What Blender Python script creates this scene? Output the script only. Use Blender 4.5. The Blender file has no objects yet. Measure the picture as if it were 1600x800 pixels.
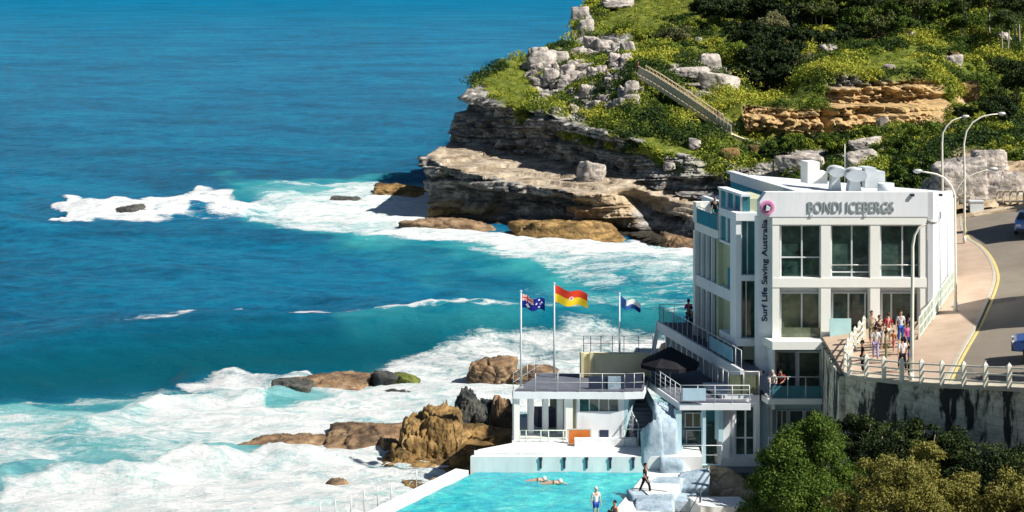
import bpy, bmesh, math, random
import numpy as np
from mathutils import Vector, Matrix

random.seed(7); np.random.seed(7)
SC = bpy.context.scene
COL = SC.collection
F, H, YH = 2800.0, 29.0, -40.0        # focal length (px of a 1600 px wide frame), eye height, horizon row

# ------------------------------------------------------------------ camera, sky, sun
cam_d = bpy.data.cameras.new('camera'); cam = bpy.data.objects.new('camera', cam_d); COL.objects.link(cam)
cam.location = (0, 0, H); cam.rotation_euler = (math.radians(90), 0, 0)
cam_d.sensor_width = 36; cam_d.lens = F / 1600 * 36; cam_d.shift_y = -(400 - YH) / 1600
cam_d.clip_start = 0.5; cam_d.clip_end = 30000
SC.camera = cam
SUN_E, SUN_AZ = math.radians(44), math.radians(24)      # elevation; angle from +X towards the camera
SV = Vector((math.cos(SUN_E) * math.cos(SUN_AZ), -math.cos(SUN_E) * math.sin(SUN_AZ), math.sin(SUN_E)))
w = bpy.data.worlds.new('World'); SC.world = w; w.use_nodes = True
nt = w.node_tree; bg = nt.nodes['Background']
sky = nt.nodes.new('ShaderNodeTexSky'); sky.sky_type = 'NISHITA'; sky.sun_disc = False
sky.sun_elevation = SUN_E; sky.sun_rotation = math.atan2(SV.x, SV.y); sky.air_density = 1.0; sky.dust_density = 0.3; sky.ozone_density = 3.0
nt.links.new(sky.outputs[0], bg.inputs[0]); bg.inputs[1].default_value = 0.042
sd = bpy.data.lights.new('sun', 'SUN'); sd.energy = 5.0; sd.angle = math.radians(0.53); sd.color = (1.0, 0.95, 0.87)
so = bpy.data.objects.new('sun', sd); COL.objects.link(so); so.rotation_euler = SV.to_track_quat('Z', 'Y').to_euler(); so.location = (60, -40, 90)
SC.render.engine = 'CYCLES'
SC.view_settings.view_transform = 'Standard'; SC.view_settings.look = 'None'; SC.view_settings.gamma = 1.0
SC.view_settings.exposure = 0.6
SC.cycles.max_bounces = 6; SC.cycles.transparent_max_bounces = 8; SC.cycles.diffuse_bounces = 3; SC.cycles.glossy_bounces = 3
SC.cycles.caustics_reflective = False; SC.cycles.caustics_refractive = False

# ------------------------------------------------------------------ geometry helpers
def P(px, py, Y): return ((px - 800) * Y / F, Y, H - (py - YH) * Y / F)
def G(px, py, z): return P(px, py, (H - z) * F / (py - YH))

def _h(ix, iy, iz, s):
    n = (ix.astype(np.int64) * 374761393 + iy.astype(np.int64) * 668265263 + iz.astype(np.int64) * 2147483647 + s * 974634777) & 0xffffffff
    n = ((n ^ (n >> 13)) * 1274126177) & 0xffffffff
    n = ((n ^ (n >> 16)) * 2246822519) & 0xffffffff
    return ((n ^ (n >> 15)) & 0xffffff) / 16777215.0
def vn(x, y, z=0.0, s=0):
    x = np.asarray(x, float); y = np.asarray(y, float); z = np.zeros_like(x) + z
    ix, iy, iz = np.floor(x), np.floor(y), np.floor(z); fx, fy, fz = x - ix, y - iy, z - iz
    fx = fx * fx * (3 - 2 * fx); fy = fy * fy * (3 - 2 * fy); fz = fz * fz * (3 - 2 * fz); r = 0
    for a in (0, 1):
        for b in (0, 1):
            for c in (0, 1):
                r = r + _h(ix + a, iy + b, iz + c, s) * (fx if a else 1 - fx) * (fy if b else 1 - fy) * (fz if c else 1 - fz)
    return r
def fbm(x, y, z=0.0, o=4, s=0, g=0.5):
    r = 0; a = 1; t = 0
    for i in range(o):
        r = r + a * vn(np.asarray(x) * 2.03 ** i, np.asarray(y) * 2.03 ** i, np.asarray(z) * 2.03 ** i, s + i * 17); t += a; a *= g
    return r / t
def cells(x, y, z, s=0):
    """nearest-cell noise: (random id, distance, second distance)"""
    ix, iy, iz = np.floor(x), np.floor(y), np.floor(z)
    b1 = np.full(x.shape, 9e9); b2 = np.full(x.shape, 9e9); idd = np.zeros(x.shape)
    for a in (-1, 0, 1):
        for b in (-1, 0, 1):
            for c in (-1, 0, 1):
                cx, cy, cz = ix + a, iy + b, iz + c
                d = (cx + _h(cx, cy, cz, s) - x) ** 2 + (cy + _h(cx, cy, cz, s + 1) - y) ** 2 + (cz + _h(cx, cy, cz, s + 2) - z) ** 2
                m = d < b1
                b2 = np.where(m, b1, np.minimum(b2, d)); idd = np.where(m, _h(cx, cy, cz, s + 3), idd); b1 = np.where(m, d, b1)
    return idd, np.sqrt(b1), np.sqrt(b2)
def sstep(a, b, x):
    t = np.clip((x - a) / (b - a), 0, 1); return t * t * (3 - 2 * t)
def inpoly(px, py, poly):
    r = np.zeros(px.shape, bool); n = len(poly)
    for i in range(n):
        x0, y0 = poly[i]; x1, y1 = poly[(i + 1) % n]
        if y0 == y1: continue
        c = ((y0 > py) != (y1 > py)) & (px < (x1 - x0) * (py - y0) / (y1 - y0) + x0)
        r ^= c
    return r
def polydist(px, py, poly, closed=True):
    d = np.full(px.shape, 1e9); n = len(poly)
    for i in range(n if closed else n - 1):
        x0, y0 = poly[i]; x1, y1 = poly[(i + 1) % n]; dx, dy = x1 - x0, y1 - y0
        t = np.clip(((px - x0) * dx + (py - y0) * dy) / (dx * dx + dy * dy + 1e-9), 0, 1)
        d = np.minimum(d, np.hypot(px - x0 - t * dx, py - y0 - t * dy))
    return d
def softpoly(px, py, poly, w, ys=1.0):
    """1 inside the polygon, fading to 0 over w px outside its edge (ys: vertical px count more)"""
    q = [(a, b * ys) for a, b in poly]; X, Y = px, py * ys
    ins = inpoly(X, Y, q); d = polydist(X, Y, q); sd_ = np.where(ins, -d, d)
    return 1 - sstep(-w * .5, w * .5, sd_)

# ------------------------------------------------------------------ object helpers
def wloc(o):
    v = Vector((0, 0, 0))
    while o is not None: v += o.location; o = o.parent
    return v
def tag(o, label=None, cat=None, group=None, kind=None):
    if label: o['label'] = label
    if cat: o['category'] = cat
    if group: o['group'] = group
    if kind: o['kind'] = kind
    return o
def empty(name, loc, label=None, cat=None, group=None):
    o = bpy.data.objects.new(name, None); COL.objects.link(o); o.location = loc; o.empty_display_size = .3
    return tag(o, label, cat, group)
def link(name, me, parent=None, origin=None):
    o = bpy.data.objects.new(name, me); COL.objects.link(o)
    if parent is not None:
        off = wloc(parent); o.parent = parent
    else:
        if origin is None:
            n = len(me.vertices); co = np.empty(n * 3); me.vertices.foreach_get('co', co); co = co.reshape(-1, 3)
            origin = ((co[:, 0].min() + co[:, 0].max()) / 2, (co[:, 1].min() + co[:, 1].max()) / 2, co[:, 2].min())
        off = Vector(origin); o.location = off
    me.transform(Matrix.Translation(-off))
    return o
def npmesh(name, V, Fc, mat, parent=None, attrs=None, smooth=False, origin=None):
    V = np.ascontiguousarray(V, dtype=np.float32); Fc = np.ascontiguousarray(Fc, dtype=np.int32); m, k = Fc.shape
    me = bpy.data.meshes.new(name); me.vertices.add(len(V)); me.vertices.foreach_set('co', V.ravel())
    me.loops.add(m * k); me.loops.foreach_set('vertex_index', Fc.ravel())
    me.polygons.add(m); me.polygons.foreach_set('loop_start', np.arange(0, m * k, k, dtype=np.int32)); me.polygons.foreach_set('loop_total', np.full(m, k, dtype=np.int32))
    if smooth: me.polygons.foreach_set('use_smooth', np.ones(m, dtype=bool))
    me.update(calc_edges=True)
    for an, av in (attrs or {}).items():
        a = me.attributes.new(an, 'FLOAT', 'POINT'); a.data.foreach_set('value', np.ascontiguousarray(av, dtype=np.float32))
    if mat: me.materials.append(mat)
    return link(name, me, parent, origin)
def grid_faces(nr, nc):
    i = np.arange(nr - 1)[:, None] * nc + np.arange(nc - 1)[None, :]
    return np.stack([i, i + 1, i + nc + 1, i + nc], -1).reshape(-1, 4)

class MB:
    """collects simple shapes, builds ONE mesh object"""
    def __init__(s): s.v = []; s.f = []; s.sm = []
    def add(s, vs, fs, sm=False):
        n = len(s.v); s.v += [tuple(q) for q in vs]; s.f += [tuple(i + n for i in f) for f in fs]; s.sm += [sm] * len(fs); return s
    def hexa(s, b, t):      # bottom 4 and top 4 corners, same order
        return s.add(list(b) + list(t), [(3, 2, 1, 0), (4, 5, 6, 7), (0, 1, 5, 4), (1, 2, 6, 5), (2, 3, 7, 6), (3, 0, 4, 7)])
    def box(s, x0, x1, y0, y1, z0, z1):
        return s.hexa([(x0, y0, z0), (x1, y0, z0), (x1, y1, z0), (x0, y1, z0)], [(x0, y0, z1), (x1, y0, z1), (x1, y1, z1), (x0, y1, z1)])
    def ab(s, a0, a1, b0, b1, z0, z1, z0b=None, z1b=None):   # clubhouse coordinates: a across, b back (skewed plan)
        z0b = z0 if z0b is None else z0b; z1b = z1 if z1b is None else z1b
        q = lambda a, b, z: (a - .25 * b, 100 + b, z)
        return s.hexa([q(a0, b0, z0), q(a1, b0, z0), q(a1, b1, z0b), q(a0, b1, z0b)], [q(a0, b0, z1), q(a1, b0, z1), q(a1, b1, z1b), q(a0, b1, z1b)])
    def pb(s, px0, px1, py0, py1, b, d, k=-.25):    # front face spans these rows/columns at depth 100+b, d deep
        Y = 100 + b; x0, _, z1 = P(px0, py0, Y); x1, _, z0 = P(px1, py1, Y); k = k * d
        return s.hexa([(x0, Y, z0), (x1, Y, z0), (x1 + k, Y + d, z0), (x0 + k, Y + d, z0)], [(x0, Y, z1), (x1, Y, z1), (x1 + k, Y + d, z1), (x0 + k, Y + d, z1)])
    def beam(s, p, q, w, h=None):           # bar of rectangular section from p to q
        h = h or w; p = Vector(p); q = Vector(q); d = (q - p).normalized()
        u = d.cross(Vector((0, 0, 1)));
        if u.length < .01: u = Vector((1, 0, 0))
        u.normalize(); n = u.cross(d).normalized(); u = u * w / 2; n = n * h / 2
        return s.hexa([p - u - n, p + u - n, q + u - n, q - u - n], [p - u + n, p + u + n, q + u + n, q - u + n])
    def tube(s, pts, r, n=8, caps=True):
        pts = [Vector(p) for p in pts]; rr = r if isinstance(r, (list, tuple)) else [r] * len(pts); vs = []; fs = []
        for i, p in enumerate(pts):
            d = (pts[min(i + 1, len(pts) - 1)] - pts[max(i - 1, 0)]).normalized()
            u = d.cross(Vector((0, 1, 0.01)));
            if u.length < .05: u = d.cross(Vector((1, 0, 0)))
            u.normalize(); v = d.cross(u)
            for k in range(n):
                a = 2 * math.pi * k / n; vs.append(p + (u * math.cos(a) + v * math.sin(a)) * rr[i])
        for i in range(len(pts) - 1):
            for k in range(n):
                fs.append((i * n + k, i * n + (k + 1) % n, (i + 1) * n + (k + 1) % n, (i + 1) * n + k))
        s.add(vs, fs, True)
        if caps:
            m = len(s.v) - len(vs); s.f += [tuple(m + k for k in range(n))[::-1], tuple(m + (len(pts) - 1) * n + k for k in range(n))]; s.sm += [False, False]
        return s
    def prism(s, poly, z0, z1):             # poly: list of (x, y) or (x, y, dz)
        n = len(poly); lo = [(p[0], p[1], z0 + (p[2] if len(p) > 2 else 0)) for p in poly]; hi = [(p[0], p[1], z1 + (p[2] if len(p) > 2 else 0)) for p in poly]
        return s.add(lo + hi, [tuple(range(n))[::-1], tuple(range(n, 2 * n))] + [(i, (i + 1) % n, n + (i + 1) % n, n + i) for i in range(n)])
    def ball(s, c, r, nu=10, nv=7, sc=(1, 1, 1)):
        vs = []; fs = []
        for i in range(nv + 1):
            t = math.pi * i / nv
            for k in range(nu):
                a = 2 * math.pi * k / nu
                vs.append((c[0] + r * sc[0] * math.sin(t) * math.cos(a), c[1] + r * sc[1] * math.sin(t) * math.sin(a), c[2] + r * sc[2] * math.cos(t)))
        for i in range(nv):
            for k in range(nu): fs.append((i * nu + k, (i + 1) * nu + k, (i + 1) * nu + (k + 1) % nu, i * nu + (k + 1) % nu))
        return s.add(vs, fs, True)
    def build(s, name, mat, parent=None, origin=None, bevel=0):
        me = bpy.data.meshes.new(name); me.from_pydata([tuple(v) for v in s.v], [], s.f)
        me.polygons.foreach_set('use_smooth', np.array(s.sm, dtype=bool)); me.materials.append(mat)
        bm = bmesh.new(); bm.from_mesh(me); bmesh.ops.recalc_face_normals(bm, faces=bm.faces)
        if bevel: bmesh.ops.bevel(bm, geom=bm.edges[:], offset=bevel, segments=1, affect='EDGES', clamp_overlap=True)
        bm.to_mesh(me); bm.free()
        return link(name, me, parent, origin)

# ------------------------------------------------------------------ materials
def ramp(nt, fac, stops, interp='LINEAR'):
    r = nt.nodes.new('ShaderNodeValToRGB'); cr = r.color_ramp; cr.interpolation = interp
    while len(cr.elements) < len(stops): cr.elements.new(.5)
    for e, (p, c) in zip(cr.elements, stops):
        e.position = p; e.color = (c[0], c[1], c[2], 1) if not isinstance(c, (int, float)) else (c, c, c, 1)
    nt.links.new(fac, r.inputs[0]); return r.outputs[0]
def newmat(name):
    m = bpy.data.materials.new(name); m.use_nodes = True; return m, m.node_tree, m.node_tree.nodes['Principled BSDF']
def coords(nt, scale=(1, 1, 1), kind='Object'):
    tc = nt.nodes.new('ShaderNodeTexCoord'); mp = nt.nodes.new('ShaderNodeMapping'); mp.inputs['Scale'].default_value = scale
    nt.links.new(tc.outputs[kind], mp.inputs[0]); return mp.outputs[0]
def noise(nt, vec, scale, detail=4, rough=.6, dist=0):
    n = nt.nodes.new('ShaderNodeTexNoise'); n.inputs['Scale'].default_value = scale; n.inputs['Detail'].default_value = detail
    n.inputs['Roughness'].default_value = rough; n.inputs['Distortion'].default_value = dist
    nt.links.new(vec, n.inputs['Vector']); return n.outputs['Fac']
def attr(nt, name):
    a = nt.nodes.new('ShaderNodeAttribute'); a.attribute_name = name; return a.outputs['Fac']
def math_(nt, op, a, b=None, clamp=False):
    m = nt.nodes.new('ShaderNodeMath'); m.operation = op; m.use_clamp = clamp
    for i, v in enumerate((a, b)):
        if v is None: continue
        if isinstance(v, (int, float)): m.inputs[i].default_value = v
        else: nt.links.new(v, m.inputs[i])
    return m.outputs[0]
def mixc(nt, f, a, b, mode='MIX'):
    m = nt.nodes.new('ShaderNodeMix'); m.data_type = 'RGBA'; m.blend_type = mode
    for s_, v in ((m.inputs[0], f), (m.inputs[6], a), (m.inputs[7], b)):
        if isinstance(v, (int, float)): s_.default_value = (v if s_ == m.inputs[0] else (v, v, v, 1))
        elif isinstance(v, tuple): s_.default_value = (v[0], v[1], v[2], 1)
        else: nt.links.new(v, s_)
    return m.outputs[2]
def bump(nt, bs, h, strength, dist):
    b = nt.nodes.new('ShaderNodeBump'); b.inputs['Strength'].default_value = strength; b.inputs['Distance'].default_value = dist
    nt.links.new(h, b.inputs['Height']); nt.links.new(b.outputs[0], bs.inputs['Normal'])
def mottled(name, c1, c2, scale=1.0, rough=.75, spec=.3, stretch=(1, 1, 1), metal=0, bmp=0, c3=None, detail=5):
    m, nt, bs = newmat(name); v = coords(nt, stretch); f = noise(nt, v, scale, detail, .65)
    st = [(.3, c1), (.7, c2)] if c3 is None else [(.28, c1), (.55, c2), (.72, c3)]
    nt.links.new(ramp(nt, f, st), bs.inputs['Base Color'])
    bs.inputs['Roughness'].default_value = rough; bs.inputs['Specular IOR Level'].default_value = spec; bs.inputs['Metallic'].default_value = metal
    if bmp: bump(nt, bs, noise(nt, v, scale * 4, 5, .6), .5, bmp)
    return m
def stained(name, c1, c2, dirt, rough=.6):
    m = mottled(name, c1, c2, .8, rough, .3, (1, 1, .35)); nt = m.node_tree; bs = nt.nodes['Principled BSDF']; src = bs.inputs['Base Color'].links[0].from_socket
    f = ramp(nt, noise(nt, coords(nt, (2.2, 2.2, .22)), 1.0, 6, .7), [(.50, 0), (.72, .55)]); g = ramp(nt, noise(nt, coords(nt), .5, 4, .6), [(.4, .25), (.7, 1)])
    nt.links.new(mixc(nt, math_(nt, 'MULTIPLY', f, g), src, dirt), bs.inputs['Base Color']); return m
def leafmat(name, dark, mid, light):
    m, nt, bs = newmat(name); t = attr(nt, 'tint')
    c = ramp(nt, t, [(0, dark), (.5, mid), (1, light)])
    nt.links.new(c, bs.inputs['Base Color']); bs.inputs['Roughness'].default_value = .65; bs.inputs['Specular IOR Level'].default_value = .15
    tr = nt.nodes.new('ShaderNodeBsdfTranslucent'); nt.links.new(c, tr.inputs[0]); mx = nt.nodes.new('ShaderNodeMixShader'); mx.inputs[0].default_value = .18
    out = nt.nodes['Material Output']; nt.links.new(bs.outputs[0], mx.inputs[1]); nt.links.new(tr.outputs[0], mx.inputs[2]); nt.links.new(mx.outputs[0], out.inputs[0])
    return m
M = {}
M['panelblue'] = mottled('pale_blue_board', (.42, .68, .70), (.52, .78, .80), 1.5, .5, .3)
M['bannerblue'] = mottled('faded_blue_banner', (.16, .36, .48), (.24, .46, .58), 1.5, .6, .2)
M['white'] = stained('white_paint', (.75, .78, .81), (.85, .87, .89), (.50, .50, .46))
M['cream'] = mottled('cream_paint', (.82, .82, .76), (.89, .89, .84), 1.1, .6, .3, (1, 1, .4))
M['ochre'] = mottled('ochre_render', (.62, .56, .34), (.74, .68, .46), .9, .7, .2)
M['sage'] = mottled('sage_render', (.42, .45, .30), (.52, .54, .38), .9, .7, .2)
M['teal_wall'] = mottled('pale_teal_render', (.40, .60, .66), (.52, .70, .75), .7, .7, .2, (1, 1, .4))
M['glass'] = mottled('dark_glass', (.003, .010, .012), (.035, .075, .065), 1.1, .05, .7, c3=(.10, .14, .11))  # green mottling paints reflected greenery and dim rooms into the glass
M['tglass'] = mottled('teal_glass', (.03, .14, .17), (.06, .22, .26), .7, .08, .6)
M['reflglass'] = mottled('hill_reflection_glass', (.05, .075, .05), (.16, .18, .12), 1.3, .12, .5)  # grey-green tones stand in for reflected hills, painted into the panes
M['alu'] = mottled('aluminium', (.55, .60, .62), (.68, .72, .74), 2, .4, .5)
M['steel'] = mottled('galvanised_steel', (.50, .50, .48), (.64, .64, .62), 3, .45, .5, metal=.3)
M['roof'] = mottled('pale_roof_membrane', (.58, .62, .66), (.70, .73, .76), .5, .7, .3)
M['black'] = mottled('black_canvas', (.008, .008, .012), (.02, .02, .026), 2, .8, .2)
M['darkrail'] = mottled('dark_rail', (.02, .03, .06), (.04, .05, .09), 2, .5, .3)
M['slate'] = mottled('slate_deck', (.09, .10, .13), (.15, .16, .19), 1.2, .8, .2)
M['concrete'] = mottled('pale_concrete', (.46, .46, .44), (.66, .66, .63), .9, .85, .2, bmp=.03)
M['whitecon'] = stained('whitewashed_concrete', (.60, .63, .63), (.82, .83, .82), (.40, .42, .38), .8)
M['wood'] = mottled('weathered_wood', (.56, .47, .33), (.72, .62, .46), 2, .8, .2, (1, 1, 4))
M['orange'] = mottled('orange_canvas', (.55, .15, .03), (.68, .22, .05), 2, .7, .2)
M['bark'] = mottled('bark', (.18, .14, .10), (.30, .25, .20), 6, .9, .1, (1, 1, .3), bmp=.02)
M['palebark'] = mottled('pale_bark', (.32, .27, .22), (.46, .40, .34), 5, .9, .1, (1, 1, .3))
M['paverpath'] = mottled('pinkish_paving', (.42, .31, .22), (.56, .43, .33), .5, .85, .2)
M['road'] = mottled('worn_asphalt', (.19, .165, .13), (.26, .225, .18), .35, .9, .2, detail=8)
M['yellow'] = mottled('yellow_line', (.60, .48, .16), (.70, .58, .24), 2, .7, .2)
M['kerb'] = mottled('kerb_concrete', (.42, .38, .30), (.54, .50, .41), 2, .85, .2)
M['picket'] = mottled('cream_picket_paint', (.74, .72, .60), (.86, .83, .72), 2, .6, .3)
M['greenrail'] = mottled('pale_green_rail', (.50, .62, .52), (.64, .74, .64), 2, .55, .3)
def plain(name, c, rough=.7, spec=.3): return mottled(name, tuple(x * .85 for x in c), c, 6, rough, spec)

# rock material: attributes veg (0..1), gold (0..1), stain (0..1)
def rockmat(name, base, pale, dark, gold=(.50, .30, .09), masks=False, wetline=None):
    m, nt, bs = newmat(name); v = coords(nt, (1, 1, 1), 'Object'); v2 = coords(nt, (.35, .35, 1.6), 'Object')
    n1 = noise(nt, v, .55, 8, .7); n2 = noise(nt, v2, .8, 6, .7, .4); n3 = noise(nt, v, 2.6, 5, .7)
    c = ramp(nt, n1, [(.33, dark), (.46, base), (.62, pale)])
    c = mixc(nt, ramp(nt, n2, [(.42, 0.75), (.52, 0.0)]), c, dark)
    c = mixc(nt, ramp(nt, n3, [(.35, .5), (.5, 0.0)]), c, tuple(.5 * (a + b) for a, b in zip(dark, base)))
    g = ramp(nt, n1, [(.3, tuple(x * .45 for x in gold)), (.5, gold), (.75, tuple(min(1, x * 1.35) for x in gold))])
    if masks:
        c = mixc(nt, attr(nt, 'gold'), c, g)
        gr = ramp(nt, noise(nt, v, .7, 6, .7), [(.3, (.04, .06, .01)), (.5, (.11, .14, .016)), (.7, (.25, .25, .04))])
        c = mixc(nt, attr(nt, 'veg'), c, gr)
        c = mixc(nt, attr(nt, 'wet'), c, (.045, .04, .03))
    nt.links.new(c, bs.inputs['Base Color']); bs.inputs['Roughness'].default_value = .88; bs.inputs['Specular IOR Level'].default_value = .2
    bump(nt, bs, math_(nt, 'ADD', n1, math_(nt, 'MULTIPLY', n3, .5)), .8, .35)
    return m
M['cliff'] = rockmat('sandstone_cliff', (.30, .285, .26), (.58, .54, .47), (.05, .05, .055), gold=(.50, .34, .16), masks=True)
M['boulder'] = rockmat('weathered_sandstone', (.46, .41, .36), (.66, .60, .54), (.14, .13, .13))
M['goldrock'] = rockmat('golden_wet_rock', (.27, .165, .06), (.44, .29, .12), (.05, .035, .018))
M['brownrock'] = rockmat('brown_tidal_rock', (.24, .15, .08), (.40, .28, .17), (.05, .04, .035))
M['darkrock'] = rockmat('dark_tidal_rock', (.07, .075, .07), (.15, .14, .11), (.02, .025, .03))
M['greenrock'] = rockmat('weedy_rock', (.14, .17, .03), (.26, .28, .06), (.04, .05, .02))
M['whiterock'] = mottled('whitewashed_rock', (.14, .21, .27), (.38, .47, .54), .9, .85, .2, c3=(.52, .59, .64), bmp=.08, detail=8)  # blue-grey tones put the shade over the whitewash into the colour

def copy_tree(o, parent=None):
    c = o.copy(); COL.objects.link(c)
    if parent is not None: c.parent = parent
    for ch in list(o.children): copy_tree(ch, c)
    return c
# ================================================================== SEA
def build_sea():
    cx = np.concatenate([np.linspace(-900, -64, 40), np.arange(-60, 1660, 1.7), np.linspace(1664, 2500, 40)])
    ry = np.concatenate([np.arange(900, -22, -1.7), np.array([-24, -27, -30, -32.5, -34.5, -36, -37.2, -38.2, -38.8])])
    PX, PY = np.meshgrid(cx, ry)
    Y = F * H / (PY - YH); X = (PX - 800) * Y / F
    dY = 1.7 * Y * Y / (F * H)
    # rolling swell and chop
    Z = np.zeros_like(X); rng = np.random.RandomState(3)
    for i in range(26):
        lam = 2.2 * 1.17 ** i; th = math.radians(rng.normal(78, 22)); k = 2 * math.pi / lam
        wob = fbm(X / (lam * 2.5), Y / (lam * 2.5), 0, 2, 40 + i) * 7
        s_ = np.sin(k * (X * math.cos(th) + Y * math.sin(th)) + rng.uniform(0, 6.28) + wob)
        Z += (.0095 + .011 * (lam < 9)) * lam ** .82 * (1 - np.abs(s_)) * 1.2 * np.clip(lam / (3.5 * dY) - .3, 0, 1) * (.6 + .8 * fbm(X / (lam * 4), Y / (lam * 4), 0, 2, 90 + i))
    Z -= Z[Y < 400].mean()
    wx = fbm(X / 7, Y / 7, 0, 4, 11) - .5; wy = fbm(X / 7, Y / 7, 0, 4, 12) - .5
    w2 = fbm(X / 22, Y / 16, 0, 3, 14) - .5
    QX, QY = PX + wx * 70 + w2 * 60, PY + wy * 30 + w2 * 16         # warped map coordinates, ragged edges
    T = np.zeros_like(X); foam = np.zeros_like(X); milk = np.zeros_like(X)
    def fo(poly, d, w=14, ys=1.6, dst=foam):
        np.maximum(dst, softpoly(QX, QY, poly, w, ys) * d, out=dst)
    def te(poly, d, w=50, ys=2.0): np.maximum(T, softpoly(QX, QY, poly, w, ys) * d, out=T)
    # reef break and the white water round the point
    fo([(84, 322), (110, 314), (140, 318), (200, 308), (240, 304), (300, 296), (372, 302), (384, 318), (400, 330), (330, 343), (200, 347), (100, 345)], 1.0, 8)
    fo([(370, 318), (470, 290), (570, 286), (660, 290), (700, 300), (700, 352), (640, 362), (560, 372), (480, 362), (380, 342)], .74, 18)
    fo([(440, 325), (560, 318), (620, 300), (720, 285), (720, 340), (640, 356), (560, 352), (460, 345)], .95, 18)
    fo([(390, 292), (500, 284), (560, 286), (450, 296)], .62, 10)
    fo([(560, 362), (640, 352), (760, 362), (860, 376), (1000, 372), (1100, 375), (1100, 420), (980, 412), (860, 402), (760, 392), (640, 378)], .97, 16)
    fo([(700, 396), (860, 398), (1000, 412), (1100, 410), (1100, 440), (960, 436), (820, 415)], .66, 18)
    fo([(820, 440), (1100, 425), (1100, 500), (1000, 505), (900, 480)], .36, 40)
    # inshore surf
    fo([(275, 580), (350, 565), (410, 572), (540, 580), (520, 594), (440, 596), (300, 594)], .85, 12)
    fo([(220, 592), (420, 590), (600, 600), (740, 560), (860, 545), (1040, 548), (1040, 660), (700, 650), (560, 670), (400, 690), (240, 672), (180, 630)], .9, 60)
    fo([(520, 575), (640, 562), (760, 535), (900, 526), (1060, 532), (1060, 600), (560, 600)], .80, 20)
    fo([(0, 770), (130, 742), (260, 720), (420, 700), (640, 690), (760, 740), (640, 920), (-100, 920)], .93, 44)
    fo([(300, 660), (560, 660), (620, 690), (620, 730), (300, 720)], .93, 50)
    fo([(-100, 640), (120, 600), (300, 590), (340, 700), (120, 745), (-100, 760)], .60, 80)
    fo([(100, 655), (200, 650), (330, 620), (420, 640), (420, 690), (240, 690), (150, 690)], .82, 60)
    fo([(-100, 690), (80, 690), (140, 720), (40, 752), (-100, 760)], .74, 30)
    fo([(0, 608), (120, 598), (330, 592), (330, 606), (100, 622)], .6, 14)
    fo([(130, 612), (300, 604), (300, 610), (140, 622)], .55, 8); fo([(50, 615), (110, 612), (100, 625), (50, 625)], .55, 8)
    np.maximum(milk, softpoly(QX, QY, [(-200, 650), (120, 622), (330, 596), (560, 570), (700, 560), (1060, 530), (1060, 640), (760, 740), (640, 920), (-200, 920)], 46, 1.8), out=milk)
    np.maximum(milk, softpoly(QX, QY, [(400, 300), (560, 290), (720, 290), (720, 350), (900, 380), (1100, 380), (1100, 430), (900, 415), (640, 375), (470, 355)], 40, 1.8) * .8, out=milk)
    # breaking crest line of the second swell
    crest = [(-200, 556), (0, 545), (140, 538), (300, 532), (420, 527), (520, 525), (640, 520), (740, 516), (900, 510), (1100, 500)]
    cd = polydist(QX, QY * 3, [(a, b * 3) for a, b in crest], False)
    br = fbm(X / 3.0, Y / 1.5, 0, 3, 77)
    foam[:] = np.maximum(foam, (1 - sstep(2, 30, cd)) * sstep(.38, .54, br) * sstep(80, 330, PX) * .85)
    te([(350, 285), (740, 280), (740, 380), (1100, 380), (1100, 520), (960, 500), (860, 440), (640, 395), (470, 370), (380, 345)], .9, 36)
    te([(360, 290), (560, 272), (700, 280), (560, 300)], .8, 20)
    te([(-200, 612), (300, 588), (520, 575), (640, 545), (1060, 515), (1060, 640), (640, 900), (-200, 920)], .95, 36)
    te([(540, 530), (760, 505), (1060, 490), (1060, 600), (600, 600)], .8, 40)
    pass
    te([(500, 370), (1100, 370), (1100, 520), (820, 500)], .25, 40)
    # holes of darker water
    def hole(poly, d, w=16):
        h = softpoly(QX, QY, poly, w, 1.8); foam[:] *= (1 - d * h)
    hole([(390, 300), (470, 292), (560, 300), (480, 312)], .9); hole([(290, 330), (400, 334), (390, 345), (280, 340)], .7, 10)
    hole([(400, 612), (480, 608), (520, 618), (400, 625)], .8); hole([(20, 615), (200, 610), (180, 640), (60, 655), (0, 640)], .55, 30)
    hole([(140, 690), (230, 728), (100, 745), (20, 742)], .5, 20); hole([(340, 690), (420, 700), (380, 722), (300, 712)], .35, 20)
    rg = 1 - sstep(0, 7, polydist(QX, QY * 2.2, [(a, b * 2.2) for a, b in [(0, 752), (90, 742), (210, 726), (350, 714), (470, 704)]], False)); foam *= 1 - .7 * rg
    # surf relief
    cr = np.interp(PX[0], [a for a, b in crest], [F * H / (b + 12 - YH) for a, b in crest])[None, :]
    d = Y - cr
    hgt = 2.3 * sstep(-400, 200, PX) * (1 - .4 * sstep(700, 900, PX))
    Z += hgt * np.where(d < 0, np.exp(-(d / 4.2) ** 2), np.exp(-(d / 7.0) ** 2)) - hgt * .35 * np.exp(-((d + 10) / 5) ** 2)
    rd = np.interp(PX[0], [60, 110, 250, 375, 470], [226, 222, 220, 219, 224])[None, :]
    e = Y - rd; amp = np.interp(PX[0], [40, 90, 140, 300, 375, 430], [0.2, 1.0, 1.7, 1.6, 1.2, 0])[None, :]
    Z += amp * np.where(e < 0, np.exp(-(e / 4.5) ** 2), np.exp(-(e / 4.5) ** 2)) * (.75 + .5 * fbm(X / 3, Y / 3, 0, 3, 5))
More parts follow.
